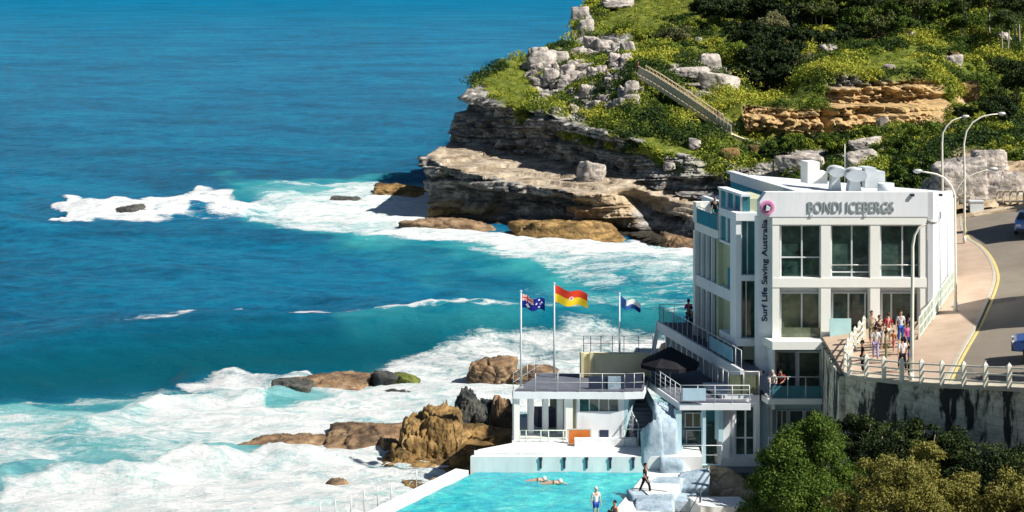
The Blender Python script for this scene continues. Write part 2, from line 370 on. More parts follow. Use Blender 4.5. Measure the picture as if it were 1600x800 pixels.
    for pts_, am in (([(-200, 792), (0, 764), (90, 752), (210, 738), (350, 724), (470, 714), (620, 708)], .8), ([(60, 700), (150, 664), (250, 640), (350, 612), (450, 606), (560, 612)], .6), ([(200, 600), (300, 586), (420, 580), (560, 588)], .6)):
        c2_ = np.interp(PX[0], [a for a, b in pts_], [F * H / (b - YH) for a, b in pts_])[None, :]; e2 = Y - c2_ + (fbm(X / 6, Y / 6, 0, 3, 37) - .5) * 6
        Z += am * sstep(pts_[0][0], pts_[0][0] + 100, PX) * sstep(pts_[-1][0], pts_[-1][0] - 120, PX) * np.where(e2 < 0, np.exp(-(e2 / 1.6) ** 2), np.exp(-(e2 / 1.1) ** 2)) * (.5 + fbm(X / 2, Y / 2, 0, 3, 38))
    ff = sstep(.45, .95, foam); lump = fbm(X / 2.4, Y / 2.0, 0, 5, 31); lump2 = fbm(X / 9, Y / 5, 0, 3, 33)
    Z += ff * (lump - .35) * .30 + ff * (lump2 - .4) * .7 * (Y < 260)
    Z = np.where(PX > 1100, np.minimum(Z, .3), Z)
    V = np.stack([X, Y, Z], -1).reshape(-1, 3)
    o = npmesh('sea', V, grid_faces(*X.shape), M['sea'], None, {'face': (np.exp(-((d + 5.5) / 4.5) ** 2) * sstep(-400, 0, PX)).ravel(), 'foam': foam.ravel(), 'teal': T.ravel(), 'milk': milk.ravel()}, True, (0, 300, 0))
    tag(o, kind='structure')
m, nt, bs = newmat('sea_water'); M['sea'] = m
v = coords(nt, (1, 1, 1)); vs = coords(nt, (.35, 1, 1)); vf = coords(nt, (.018, .05, 1))
big = noise(nt, vf, 1.0, 5, .6); mid = noise(nt, coords(nt, (.28, .75, 1)), 1.0, 9, .8)
deep = ramp(nt, math_(nt, 'ADD', math_(nt, 'MULTIPLY', big, .35), math_(nt, 'MULTIPLY', mid, .65)), [(.41, (.0003, .078, .168)), (.50, (.0005, .138, .275)), (.59, (.003, .21, .37))])  # dark and light streaks paint the shading of the chop into the water
tealc = ramp(nt, noise(nt, v, .16, 4, .6), [(.35, (.004, .22, .32)), (.65, (.05, .44, .46))])
tc_ = ramp(nt, attr(nt, 'teal'), [(0, 0), (.35, .35), (1, 1)])
col = mixc(nt, tc_, deep, tealc)
mk_ = noise(nt, coords(nt, (.25, .6, 1)), .5, 7, .65, .8); col = mixc(nt, math_(nt, 'MULTIPLY', attr(nt, 'milk'), ramp(nt, mk_, [(.32, .1), (.62, .85)])), col, (.34, .68, .68))
fa = attr(nt, 'foam')
n1 = noise(nt, coords(nt, (.35, .8, .6)), .8, 9, .72, .9); n2 = noise(nt, coords(nt, (.7, 1.6, 1)), 2.6, 7, .8, .5)
fsum = math_(nt, 'ADD', fa, math_(nt, 'ADD', math_(nt, 'MULTIPLY', math_(nt, 'SUBTRACT', n1, .5), 2.0), math_(nt, 'MULTIPLY', math_(nt, 'SUBTRACT', n2, .5), 1.3)))
fm = ramp(nt, fsum, [(.36, 0), (.62, .5), (1.0, 1)])
fm = mixc(nt, ramp(nt, fa, [(.12, 0), (.35, 1)]), 0.0, fm)
low = noise(nt, coords(nt, (.14, .3, 1)), 1.0, 5, .6)
foamc = ramp(nt, math_(nt, 'ADD', math_(nt, 'MULTIPLY', fsum, .55), math_(nt, 'MULTIPLY', low, .55)), [(.40, (.38, .70, .70)), (.56, (.72, .86, .85)), (.72, (.92, .94, .93))])
# sparse whitecap flecks
fl = ramp(nt, noise(nt, coords(nt, (.10, .30, 1)), 1.0, 8, .78), [(.70, 0), (.76, .7)])
col = mixc(nt, attr(nt, 'face'), col, (.0, .10, .15))  # darker translucent look of the swell's face, painted in by mask
col = mixc(nt, fm, mixc(nt, fl, col, (.5, .65, .7)), foamc)
nt.links.new(col, bs.inputs['Base Color'])
nt.links.new(ramp(nt, fm, [(0, .28), (1, .9)]), bs.inputs['Roughness']); bs.inputs['IOR'].default_value = 1.33
nt.links.new(ramp(nt, fm, [(0, .26), (1, .05)]), bs.inputs['Specular IOR Level'])
hb = math_(nt, 'ADD', math_(nt, 'MULTIPLY', noise(nt, coords(nt, (.35, .9, 1)), 1.0, 9, .74), 1.6), math_(nt, 'MULTIPLY', fm, .12))
bump(nt, bs, hb, 1.0, .55)
df = nt.nodes.new('ShaderNodeBsdfDiffuse'); gl = nt.nodes.new('ShaderNodeBsdfGlossy'); mx = nt.nodes.new('ShaderNodeMixShader'); gl.inputs['Roughness'].default_value = .22
nt.links.new(col, df.inputs[0]); nrm_ = bs.inputs['Normal'].links[0].from_socket; nt.links.new(nrm_, df.inputs['Normal']); b2 = nt.nodes.new('ShaderNodeBump'); b2.inputs['Strength'].default_value = 1; b2.inputs['Distance'].default_value = 1.3; nt.links.new(hb, b2.inputs['Height']); nt.links.new(b2.outputs[0], gl.inputs['Normal'])
nt.links.new(ramp(nt, fm, [(0, .055), (1, .01)]), mx.inputs[0]); nt.links.new(df.outputs[0], mx.inputs[1]); nt.links.new(gl.outputs[0], mx.inputs[2]); nt.links.new(mx.outputs[0], nt.nodes['Material Output'].inputs[0])
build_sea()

# ================================================================== HEADLAND
LINES = [
 [(672,340,214),(800,350,208),(900,355,205),(980,365,200),(1085,388,190),(1200,395,170),(1350,372,148),(1480,332,133.5),(1600,316,133.5),(1750,303,133.5)],
 [(664,238,218),(700,262,213),(760,276,209),(850,292,205),(888,301,200),(940,302,200),(986,304,204),(1010,322,205),(1085,340,194),(1200,350,178),(1350,340,160),(1480,300,142),(1600,285,142),(1750,270,142)],
 [(698,222,238),(800,240,227),(900,262,213),(985,282,203),(1020,300,201),(1085,315,198),(1200,305,190),(1350,285,178),(1480,250,165),(1600,235,165),(1750,225,165)],
 [(722,150,241),(800,166,229),(860,178,221),(900,197,215),(960,212,207),(1040,238,204),(1100,256,203),(1160,262,203),(1250,255,200),(1400,235,196),(1500,218,190),(1600,205,190),(1750,200,190)],
 [(742,126,246),(830,148,240),(900,152,234),(950,158,226),(1000,128,222),(1060,162,217),(1120,192,213),(1185,222,211),(1290,210,211),(1420,206,211),(1500,190,212),(1600,180,215),(1750,175,215)],
 [(750,116,251),(830,102,254),(900,106,250),(960,100,242),(1000,114,228),(1060,134,223),(1120,156,218),(1160,168,214),(1290,168,213),(1420,168,213),(1500,168,216),(1600,150,222),(1750,150,222)],
 [(790,98,257),(850,88,262),(900,88,260),(960,82,254),(1040,92,245),(1120,122,232),(1160,162,219),(1290,160,217),(1480,163,217),(1600,130,228),(1750,130,228)],
 [(830,84,262),(890,80,268),(950,60,268),(1040,60,260),(1120,90,245),(1200,130,232),(1290,118,219.5),(1400,119,219.5),(1482,132,220),(1600,90,240),(1750,90,240)],
 [(893,62,277),(930,42,280),(1040,30,275),(1120,40,262),(1200,82,250),(1300,80,240),(1400,70,240),(1480,60,245),(1600,50,255),(1750,50,255)],
 [(892,26,286),(925,12,292),(1040,0,292),(1200,-10,275),(1400,-5,272),(1600,-10,280),(1750,-10,280)],
 [(925,-2,300),(960,-12,304),(1100,-40,304),(1300,-60,300),(1750,-80,300)]]
def build_headland():
    import warnings
    us = np.concatenate([np.linspace(0, 1, 620)])
    rows = []
    for L in LINES:
        a = np.array(L, float); u = (a[:, 0] - a[0, 0]) / (1750 - a[0, 0])
        px = np.interp(us, u, a[:, 0]); 
        # smooth the row and depth a little along the line
        py = np.interp(us, u, a[:, 1]); yy = np.interp(us, u, a[:, 2])
        ker = np.ones(17) / 17; sm = lambda q: np.convolve(np.pad(q, 8, 'edge'), ker, 'valid')
        rows.append(np.stack([px, sm(py), sm(yy)], -1))
    R = np.array(rows)
    nr = [26, 60, 40, 75, 70, 40, 24, 44, 60, 60, 34]
    foot = R[0].copy(); foot[:, 2] -= 1.5
    W = lambda r: np.stack([(r[:, 0] - 800) * r[:, 2] / F, r[:, 2], H - (r[:, 1] - YH) * r[:, 2] / F], -1)
    lines = [W(foot)] + [W(r) for r in R]
    seaside = sstep(1250, 1150, R[0][:, 0])
    lines[0][:, 2] = lines[0][:, 2] * (1 - seaside) - 3 * seaside; 
    back = lines[-1].copy(); back += [2, 15, -7]; back2 = back + [4, 30, 0]; back2[:, 2] = -3
    lines += [back, back2]; nr = [8] + nr[1:] + [14, 14]
    pxs = [foot] + list(R) + [R[-1], R[-1]]
    nseg = len(lines) - 1
    cnt = [10, 60, 40, 75, 70, 40, 24, 44, 60, 60, 34, 14, 14][:nseg]
    V = []; Q = []; LV = []
    for i in range(nseg):
        t = np.linspace(0, 1, cnt[i], endpoint=(i == nseg - 1))[:, None, None]
        V.append(lines[i][None] * (1 - t) + lines[i + 1][None] * t); Q.append(pxs[i][None, :, :2] * (1 - t) + pxs[i + 1][None, :, :2] * t)
        LV.append(np.repeat((i + t[:, :, 0]), V[-1].shape[1], 1))
    V = np.concatenate(V); Q = np.concatenate(Q); LV = np.concatenate(LV)
    # wrap the seaward tip round
    ex = []; exq = []
    for dx, dy, dz in ((14, 44, -30), (9, 30, -13), (5.5, 17, -6), (3, 8, -2.5), (1.2, 3, -.6)):
        c = V[:, 0] + [dx, dy, dz]; c[:, 2] = np.maximum(c[:, 2], -4); ex.append(c); exq.append(Q[:, 0])
    V = np.concatenate([np.stack(ex, 1), V], 1); Q = np.concatenate([np.stack(exq, 1), Q], 1); LV = np.concatenate([np.repeat(LV[:, :1], 5, 1), LV], 1)
    px, py = Q[..., 0], Q[..., 1]
    # masks
    wx = (fbm(V[..., 0] / 3, V[..., 1] / 3, V[..., 2] / 3, 4, 1) - .5) * 34; wy = (fbm(V[..., 0] / 3, V[..., 1] / 3, V[..., 2] / 3, 4, 2) - .5) * 22
    qx, qy = px + wx, py + wy
    veg = sstep(4.0, 4.15, LV)
    pl = lambda p: softpoly(qx, qy, p, 8)
    rock = np.maximum.reduce([
        pl([(812, 100), (830, 80), (892, 76), (935, 56), (985, 52), (982, 100), (1004, 118), (1012, 150), (975, 172), (900, 190), (850, 170), (812, 150)]),
        pl([(880, 12), (925, 12), (912, 50), (925, 72), (893, 82)]), pl([(730, 135), (760, 132), (800, 160), (720, 160)]),
        pl([(940, -8), (985, -8), (985, 8), (945, 10)]),
        pl([(1165, 168), (1290, 170), (1480, 170), (1500, 208), (1165, 208)]), pl([(1292, 118), (1484, 130), (1484, 172), (1292, 172)]),
        pl([(1040, 108), (1100, 92), (1155, 120), (1130, 150), (1100, 158), (1048, 130)]),
        pl([(1480, 238), (1600, 240), (1750, 240), (1750, 300), (1480, 310)]), pl([(1500, 134), (1530, 134), (1530, 152), (1500, 152)]),
        pl([(1220, 232), (1290, 236), (1290, 262), (1220, 258)])])
    ledge = softpoly(qx, qy, [(1170, 168), (1290, 168), (1480, 120), (1300, 112)], 2) * 0
    hang = np.maximum.reduce([pl([(745, 128), (800, 100), (845, 96), (838, 130), (820, 168), (795, 172), (775, 155)]), pl([(1050, 180), (1180, 225), (1185, 262), (1120, 262), (1060, 235)]), pl([(855, 150), (880, 150), (880, 175), (855, 178)])])
    rock = rock * (1 - sstep(.63, .68, fbm(px / 26, py / 16, 0, 2, 44)) * (px < 1030) * (py < 180))
    veg = np.clip(np.maximum(veg * (1 - rock), hang * (LV > 3.2)), 0, 1)
    veg = np.maximum(veg, sstep(.53, .58, fbm(px / 30, py / 14, 0, 3, 47)) * sstep(3.35, 3.75, LV) * (px > 800) * (px < 1140))
    veg = np.maximum(veg, sstep(2.2, 2.6, LV) * sstep(1180, 1260, px) * (1 - rock))
    gold = np.maximum.reduce([pl([(1130, 160), (1510, 110), (1510, 215), (1130, 215)]), sstep(1450, 1480, px) * .6,
        softpoly(qx, qy, [(885, 300), (990, 300), (990, 352), (900, 350)], 12) * .55,
        softpoly(qx, qy, [(660, 318), (760, 326), (780, 352), (660, 352)], 12) * .8, ((LV > 2) & (LV < 3)) * .35 * sstep(1250, 1150, px)])
    wet = sstep(1.2, .2, V[..., 2]) * sstep(1200, 1100, px)
    # displacement
    X, Y, Z = V[..., 0], V[..., 1], V[..., 2]
    rm = 1 - veg
    near = sstep(300, 250, Y)
    lft = sstep(1190, 1110, px)
    outw = np.stack([-.55 * lft + .15 * (1 - lft), -.84 * lft - .98 * (1 - lft), np.zeros_like(X)], -1)
    lay = Z * .72 + (fbm(X / 14, Y / 14, 0, 2, 8) - .5) * 1.8 - X * .02
    fl_ = np.floor(lay); fr = lay - fl_; zz = np.zeros_like(lay)
    band = _h(fl_, zz, zz, 5); bn = _h(fl_ + 1, zz, zz, 5); band = band + (bn - band) * sstep(.86, 1, fr)
    along = X * .62 - Y * .78 * lft + (fbm(X / 3, Y / 3, Z / 3, 2, 3) - .5) * 1.6 + X * .38 * (1 - lft)
    q1 = along / 3.6 + _h(fl_, zz, zz, 9) * 7; k1 = np.floor(q1); j1 = q1 - k1; id1 = _h(fl_, k1, zz, 21)
    lay2 = lay * 3.1 + .3; fl2 = np.floor(lay2); q2 = along / 1.3 + _h(fl2, zz, zz, 19) * 7; k2 = np.floor(q2); id2 = _h(fl2, k2, zz, 31); j2 = q2 - k2
    groove = np.maximum(sstep(.10, 0, fr), sstep(.06, 0, np.minimum(j1, 1 - j1))); gr2 = np.maximum(sstep(.2, 0, lay2 - fl2), sstep(.1, 0, np.minimum(j2, 1 - j2)))
    big = fbm(X / 8, Y / 8, Z / 8, 3, 61) - .5; rough = fbm(X * 1.3, Y * 1.3, Z * 2.2, 4, 63) - .5
    cl = (((LV >= 1) & (LV < 2)) | ((LV >= 3) & (LV < 4)) | (rock * (LV > 4) * (py > 108) * (px > 1100) > .5)) * 1.0
    terr = ((LV >= 2) & (LV < 3)) * lft
    disp = rm * cl * ((band - .5) * 1.7 + (id1 - .5) * 2.0 + (id2 - .5) * .75 + big * 3.0 + rough * 1.3 - groove * .6 - gr2 * .3)
    gl = (1 - lft) * cl * rm; cg, h1, h2 = cells(X / 1.5, Y / 1.5, Z / 1.1, 71); disp = disp + gl * (rough * 2.6 + (.5 - h1) * 1.1 + (fbm(X / 2.5, Y / 2.5, Z / 2.5, 3, 83) - .5) * 2.2)
    disp = disp * sstep(1480, 1420, px) + rm * big * 1.2 * sstep(1420, 1480, px)
    # undercut sea cave below the terrace and hollow under the upper cliff
    t1 = np.clip(LV - 1, 0, 1) * (LV < 2); cave = np.sin(np.pi * np.clip(t1 / .8, 0, 1)) * sstep(668, 700, px) * sstep(892, 872, px)
    t3 = np.clip(LV - 3, 0, 1) * ((LV >= 3) & (LV < 4)); hol = (1 - t3) ** .7 * ((LV >= 3) & (LV < 4)) * lft * sstep(700, 740, px); hol = hol + sstep(2.75, 3, LV) * (LV < 3) * lft * sstep(700, 740, px)
    t5 = (LV >= 7) & (LV < 8) & (px > 1290) & (px < 1486); gcave = np.sin(np.pi * np.clip((LV - 7) / .5, 0, 1)) * t5 * 1.1
    gap = np.maximum(np.exp(-((px - 1291) / 7) ** 2), np.exp(-((px - 1366) / 24) ** 2)) * ((LV >= 5) & (LV < 6.2))
    disp = disp - cave * 3.4 - hol * 3.0 - gap * 2.4 - gcave - sstep(990, 1010, px) * sstep(1100, 1060, px) * (LV < 2) * (LV > 1) * 2.0
    V = V + outw * disp[..., None]
    ter_z = np.floor(V[..., 2] * 2.2 + big * 1.5) / 2.2 - V[..., 2]
    V[..., 2] += rm * terr * (ter_z * .8 + rough * .22 + (id2 - .5) * .12)
    V[..., 2] += rm * (1 - cl) * (1 - terr) * ((band - .5) * .5 + rough * .8) + veg * ((fbm(X / 4, Y / 4, 0, 4, 71) - .5) * 1.6)
    gully = softpoly(px, py, [(1165, 66), (1232, 60), (1250, 95), (1232, 138), (1175, 142), (1160, 110)], 34); V[..., 2] -= gully * 3.6
    gully2 = softpoly(px, py, [(1480, 95), (1640, 95), (1640, 190), (1510, 190)], 40); V[..., 2] -= gully2 * 1.5
    bould = softpoly(px, py, [(812, 100), (830, 80), (985, 52), (1012, 150), (975, 178), (830, 170)], 20)
    c3, g1, g2 = cells(X / 2.0, Y / 3.0, Z / 1.6, 91)
    V[..., 2] += bould * rm * (c3 - .6) * 1.2
    # terrace top stays readable: flatter ledges stepping down
    n = V.shape
    o = npmesh('headland', V.reshape(-1, 3), grid_faces(n[0], n[1]), M['cliff'], None, {'veg': veg.ravel(), 'gold': np.clip(gold, 0, 1).ravel(), 'wet': np.clip(wet, 0, 1).ravel()}, False, (20, 220, 0))
    tag(o, kind='structure')
    return V, Q, veg, LV
HV, HQ, HVEG, HLV = build_headland()

# ---------------------------------------------------------------- foliage
def leaves(C, N, size, rnd=.8, asp=.55):
    """rhombic leaf faces at C facing roughly N -> verts, faces"""
    n = len(C); D = N + np.random.normal(0, rnd, (n, 3)); D /= np.linalg.norm(D, axis=1)[:, None] + 1e-9
    R = np.random.normal(0, 1, (n, 3)); T1 = np.cross(D, R); T1 /= np.linalg.norm(T1, axis=1)[:, None] + 1e-9; T2 = np.cross(D, T1)
    s = (size * np.random.uniform(.6, 1.25, n))[:, None]
    V = np.stack([C - T1 * s, C + T2 * s * asp, C + T1 * s, C - T2 * s * asp], 1).reshape(-1, 3)
    return V, np.arange(n * 4).reshape(-1, 4)
def clumps(cent, rad, per, size, tints, name, mat, parent=None, flat=.7, inner=.62, rnd=.8, jit=.12):
    k = len(cent); per = np.asarray(per) if np.ndim(per) else np.full(k, per); idx = np.repeat(np.arange(k), per); n = len(idx)
    D = np.random.normal(0, 1, (n, 3)); D[:, 2] = np.abs(D[:, 2]) * 1.1 - .35; D /= np.linalg.norm(D, axis=1)[:, None]
    rad = np.asarray(rad, float); rad = rad[:, None] * np.array([1, 1, flat]) if rad.ndim == 1 else rad
    c0 = cent[idx]; lump = 1 + .5 * (vn((D[:, 0] * 2.3 + c0[:, 0]), (D[:, 1] * 2.3 + c0[:, 1]), D[:, 2] * 2.3 + c0[:, 2], 7) - .5)
    C = c0 + D * rad[idx] * (np.random.uniform(inner, 1.0, n) * lump)[:, None]
    V, Fc = leaves(C, D, np.asarray(size)[idx] if np.ndim(size) else size, rnd)
    tt = np.clip(np.asarray(tints)[idx] + np.random.normal(0, jit, n), 0, 1)
    return npmesh(name, V, Fc, mat, parent, {'tint': np.repeat(tt, 4)})
M['scrub'] = leafmat('coastal_scrub', (.018, .042, .011), (.115, .175, .018), (.40, .40, .05))
M['cypress'] = leafmat('dark_cypress_foliage', (.03, .06, .012), (.075, .13, .018), (.16, .21, .03))
M['olive'] = leafmat('olive_scrub_foliage', (.09, .09, .02), (.20, .19, .04), (.33, .29, .09))
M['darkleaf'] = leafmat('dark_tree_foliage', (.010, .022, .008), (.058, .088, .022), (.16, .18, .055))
M['greyleaf'] = leafmat('grey_green_foliage', (.09, .10, .04), (.17, .17, .07), (.26, .25, .13))
M['drygrass'] = leafmat('dry_grass', (.16, .15, .03), (.30, .28, .06), (.42, .36, .12))

def scatter_scrub():
    V, Q, veg = HV, HQ, HVEG
    a, b, c = V[:-1, :-1], V[:-1, 1:], V[1:, :-1]
    ar = np.linalg.norm(np.cross(b - a, c - a), axis=-1)
    q = Q[:-1, :-1]; vis = (q[..., 0] > 700) & (q[..., 0] < 1640) & (q[..., 1] > -35)
    w_ = ar * (veg[:-1, :-1] > .5) * vis * (HLV[:-1, :-1] < 10.9)
    # lawn-like zones stay low
    lawn = np.maximum.reduce([softpoly(q[..., 0], q[..., 1], p, 10) for p in (
        [(960, 10), (1110, -20), (1110, 40), (1050, 30), (1000, 40), (930, 60)], [(1000, 30), (1040, 40), (1010, 80), (985, 90), (975, 60)],
        [(745, 128), (800, 100), (845, 96), (838, 130), (820, 168), (795, 172), (775, 155)],
        [(1330, 105), (1390, 80), (1420, 80), (1440, 115), (1350, 118)], [(1120, 185), (1210, 205), (1150, 150), (1220, 150), (1290, 150), (1290, 164), (1160, 160)])])
    p = w_.ravel() / w_.sum(); n = 5600
    ix = np.random.choice(len(p), n, p=p); cent = a.reshape(-1, 3)[ix].copy(); lw = lawn.ravel()[ix]; qq = q.reshape(-1, 2)[ix]
    big = vn(cent[:, 0] / 5, cent[:, 1] / 5, 0, 5)
    rad = np.where(lw > .5, np.random.uniform(.25, .5, n), np.random.uniform(.55, 1.5, n) * (.45 + big * 1.1))
    cent[:, 2] += rad * .15
    tn = fbm(cent[:, 0] / 4, cent[:, 1] / 4, 0, 3, 15)
    tint = np.clip((tn - .5) * 3.6 + .42 + np.random.normal(0, .16, n), 0, 1); tint = np.where(lw > .5, .78 + np.random.normal(0, .1, n), tint)
    # golden-green slope above the far ledge, darker scrub beside the road
    g = softpoly(qq[:, 0], qq[:, 1], [(1400, 60), (1600, 20), (1640, 120), (1500, 120), (1430, 110)], 30); tint = np.clip(tint + g * .18, 0, 1)
    dk = softpoly(qq[:, 0], qq[:, 1], [(1210, 225), (1640, 180), (1640, 300), (1210, 300)], 20); tint = np.clip(tint - dk * .12, 0, 1)
    o = clumps(cent, rad, np.where(lw > .5, 34, (50 + rad * 60)).astype(int), np.where(lw > .5, .11, .16), tint, 'coastal_scrub', M['scrub'], flat=.75)
    tag(o, 'low green and yellow coastal scrub and grass covering the slopes of the headland', 'scrub', kind='stuff')
scatter_scrub()

def limb_tree(name, base, top, crowns, n, size, leaf, label, cat, group=None, bark='bark', tr=.16, tint=.5, flat=.8, trunks=1, parts=True, sp=.25):
    """tree: tapered trunk(s) with limbs and a crown made of many leaf faces; crowns = [(center, radius), ...]"""
    root = empty(name, base, label, cat, group); mb = MB(); base = Vector(base); top = Vector(top)
    for t in range(trunks):
        bb = base + Vector(((t - (trunks - 1) / 2) * .5, 0, -.3)); tt = top + Vector(((t - (trunks - 1) / 2) * .9, random.uniform(-.3, .3), 0))
        md = (bb + tt) / 2 + Vector((random.uniform(-.3, .3), random.uniform(-.3, .3), 0))
        mb.tube([bb, (bb + md) / 2, md, tt], [tr, tr * .85, tr * .65, tr * .35], 7)
        for c, r in crowns[t::trunks][:6]:
            st = md.lerp(tt, random.uniform(.1, .8)); mb.tube([st, (st + Vector(c)) / 2 + Vector((0, 0, -.15 * r)), Vector(c)], [tr * .4, tr * .25, tr * .1], 5)
    mb.build('trunk', M[bark], root)
    cs = []; rs = []
    for c, r in crowns:
        k = max(3, int(9 * r)); D = np.random.normal(0, 1, (k, 3)); D /= np.linalg.norm(D, axis=1)[:, None]
        cs.append(np.array(c) + D * r * .62 * np.array([1, 1, flat])); rs.append(np.random.uniform(.32, .55, k) * r)
    cs = np.concatenate(cs); rs = np.concatenate(rs); per = np.maximum(20, (n * rs ** 2 / (rs ** 2).sum())).astype(int)
    clumps(cs, rs, per, size, np.clip(tint + np.random.normal(0, sp * .5, len(cs)), 0, 1), 'crown', M[leaf], root, flat=flat, inner=.4)
    return root

_hx = HV[..., 0].ravel(); _hy = HV[..., 1].ravel(); _hz = HV[..., 2].ravel()
def ground_z(x, y):
    d = (_hx - x) ** 2 + (_hy - y) ** 2; i = np.argpartition(d, 6)[:6]; return float(np.median(_hz[i]))
# ================================================================== GROUND NEAR THE CLUBHOUSE
AL, BE = .152, .0067
def zp(x, y): return 8.6 + AL * (x - 17.1) + BE * (y - 91.4)
C0 = 8.6 - AL * 17.1 - BE * 91.4
def gp(px, py, dz=0):
    Y = (H - C0 - dz) / ((py - YH) / F + AL * (px - 800) / F + BE); return P(px, py, Y)
def shore():
    x = np.linspace(4, 90, 260); y = np.linspace(50, 136, 260); X, Y = np.meshgrid(x, y)
    z = -2.5 + 3.6 * sstep(7.5, 9.8, X + (fbm(X / 2, Y / 2, 0, 3, 1) - .5) * 2 + np.clip(99 - Y, -4, 12) * .12 - sstep(92, 100, Y) * 1.2)
    up = sstep(14, 22, X) * sstep(70, 86, Y); z = z + up * 3.6
    z += sstep(13.5, 16, X) * sstep(103, 130, Y) * 5.2
    road = sstep(18, 21, X - .0 * Y) * sstep(95, 99, Y)
    z = np.where((X > 24 + (Y - 100) * .3) & (Y > 88), zp(X, Y) - .6, np.minimum(z, zp(X, Y) - 1.0))
    bk = sstep(130.5, 131.5, Y) * sstep(26, 29, X); z = z * (1 - bk) + (zp(X, Y) + .05) * bk
    z += (fbm(X / 1.3, Y / 1.3, 0, 4, 9) - .5) * .5 * (Y < 130)
    o = npmesh('shore_ground', np.stack([X, Y, z], -1).reshape(-1, 3), grid_faces(260, 260), M['sandrock'], None, None, False, (30, 90, 0)); tag(o, kind='structure')
M['roadpatch'] = mottled('dark_asphalt_patch', (.13, .12, .10), (.17, .155, .13), 1, .9, .2)
M['sandrock'] = rockmat('sandy_rock', (.54, .42, .27), (.70, .60, .44), (.26, .19, .12))
shore()
wall_px = [(1319, 587), (1345, 591), (1400, 597), (1475, 603), (1540, 606), (1600, 609), (1680, 614), (1800, 620), (2000, 630)]
WL = [gp(*q) for q in wall_px]
kerb_px = [(1474, 603), (1482, 585), (1500, 550), (1520, 516), (1534, 486), (1546, 458), (1552, 436), (1548, 416), (1538, 398), (1524, 384), (1508, 374), (1502, 362), (1500, 350), (1499, 341)]
def smooth_line(pts, n=5):
    pts = np.array(pts, float); out = []
    for i in range(len(pts) - 1):
        p0, p1, p2, p3 = pts[max(i - 1, 0)], pts[i], pts[i + 1], pts[min(i + 2, len(pts) - 1)]
        for k in range(n):
            t = k / n; out.append(.5 * ((2 * p1) + (-p0 + p2) * t + (2 * p0 - 5 * p1 + 4 * p2 - p3) * t * t + (-p0 + 3 * p1 - 3 * p2 + p3) * t ** 3))
    out.append(pts[-1]); return out
KL = smooth_line([gp(*q) for q in kerb_px])
def slab(name, poly, mat, dz, th=.5):
    mb = MB(); mb.prism([(x, y, zp(x, y) + dz) for x, y in poly], -th, 0); o = mb.build(name, mat); return tag(o, kind='structure')
foot = [(WL[0][0], WL[0][1])] + [(q[0], q[1]) for q in WL[1:3]] + [(KL[0][0], KL[0][1])] + [(q[0], q[1]) for q in KL[1:]] + [(29.5, 131.5), (27.3, 111), (23.3, 100.05), (17.3, 100.05)]
slab('footpath', foot, M['paverpath'], .13)
far = gp(1500, 333)
road = [(KL[0][0] - .05, KL[0][1])] + [(q[0], q[1]) for q in WL[4:]] + [(62, 131), (29.3, 131)] + [(q[0], q[1]) for q in KL[::-1]]
slab('road', road, M['road'], 0)
tp = [gp(1500, 341), gp(1700, 326)]
slab('verge', [(28.8, 130.4), (62, 130.4), (62, 136), (29, 136)], M['sandrock'], .06, .3)
mb = MB(); my = MB(); n0 = None
for i in range(len(KL) - 1):
    p, q = Vector(KL[i]), Vector(KL[i + 1]); d = Vector((q.x - p.x, q.y - p.y, 0)).normalized(); nrm = Vector((d.y, -d.x, 0))
    def s4(o0, o1, z0, z1, m_):
        f = lambda c, o, z: (c.x + nrm.x * o, c.y + nrm.y * o, zp(c.x + nrm.x * o, c.y + nrm.y * o) + z)
        m_.hexa([f(p, o0, z0), f(p, o1, z0), f(q, o1, z0), f(q, o0, z0)], [f(p, o0, z1), f(p, o1, z1), f(q, o1, z1), f(q, o0, z1)])
    s4(-.02, .16, -.1, .145, mb); s4(.22, .38, .002, .006, my)
tag(mb.build('kerb', M['kerb']), kind='structure'); tag(my.build('yellow_road_line', M['yellow']), kind='structure')

# retaining wall with stains
m, nt, bs = newmat('stained_masonry'); M['retain'] = m; v = coords(nt, (1, 1, 1)); vs = coords(nt, (1, 1, .35))
c = ramp(nt, noise(nt, v, 1.6, 8, .72), [(.34, (.15, .16, .11)), (.45, (.56, .52, .40)), (.60, (.80, .76, .62))])
br = nt.nodes.new('ShaderNodeTexBrick'); br.inputs['Scale'].default_value = 1.0; br.inputs['Brick Width'].default_value = 1.1; br.inputs['Row Height'].default_value = .42; br.inputs['Mortar Size'].default_value = .03
mp = nt.nodes.new('ShaderNodeMapping'); tcn = nt.nodes.new('ShaderNodeTexCoord'); mp.inputs['Rotation'].default_value = (math.radians(90), 0, 0)
nt.links.new(tcn.outputs['Object'], mp.inputs[0]); nt.links.new(mp.outputs[0], br.inputs['Vector'])
c = mixc(nt, math_(nt, 'MULTIPLY', br.outputs['Fac'], .22), c, (.10, .11, .09))
st = ramp(nt, noise(nt, vs, .62, 5, .68, .5), [(.455, .97), (.51, 0)]); c = mixc(nt, st, c, (.012, .016, .018))
nt.links.new(c, bs.inputs['Base Color']); bs.inputs['Roughness'].default_value = .9; bump(nt, bs, noise(nt, v, 2.2, 8, .75), 1, .16)
root = empty('retaining_wall', WL[0], 'long stained masonry retaining wall holding up the road and footpath', 'wall')
mb = MB(); mc = MB()
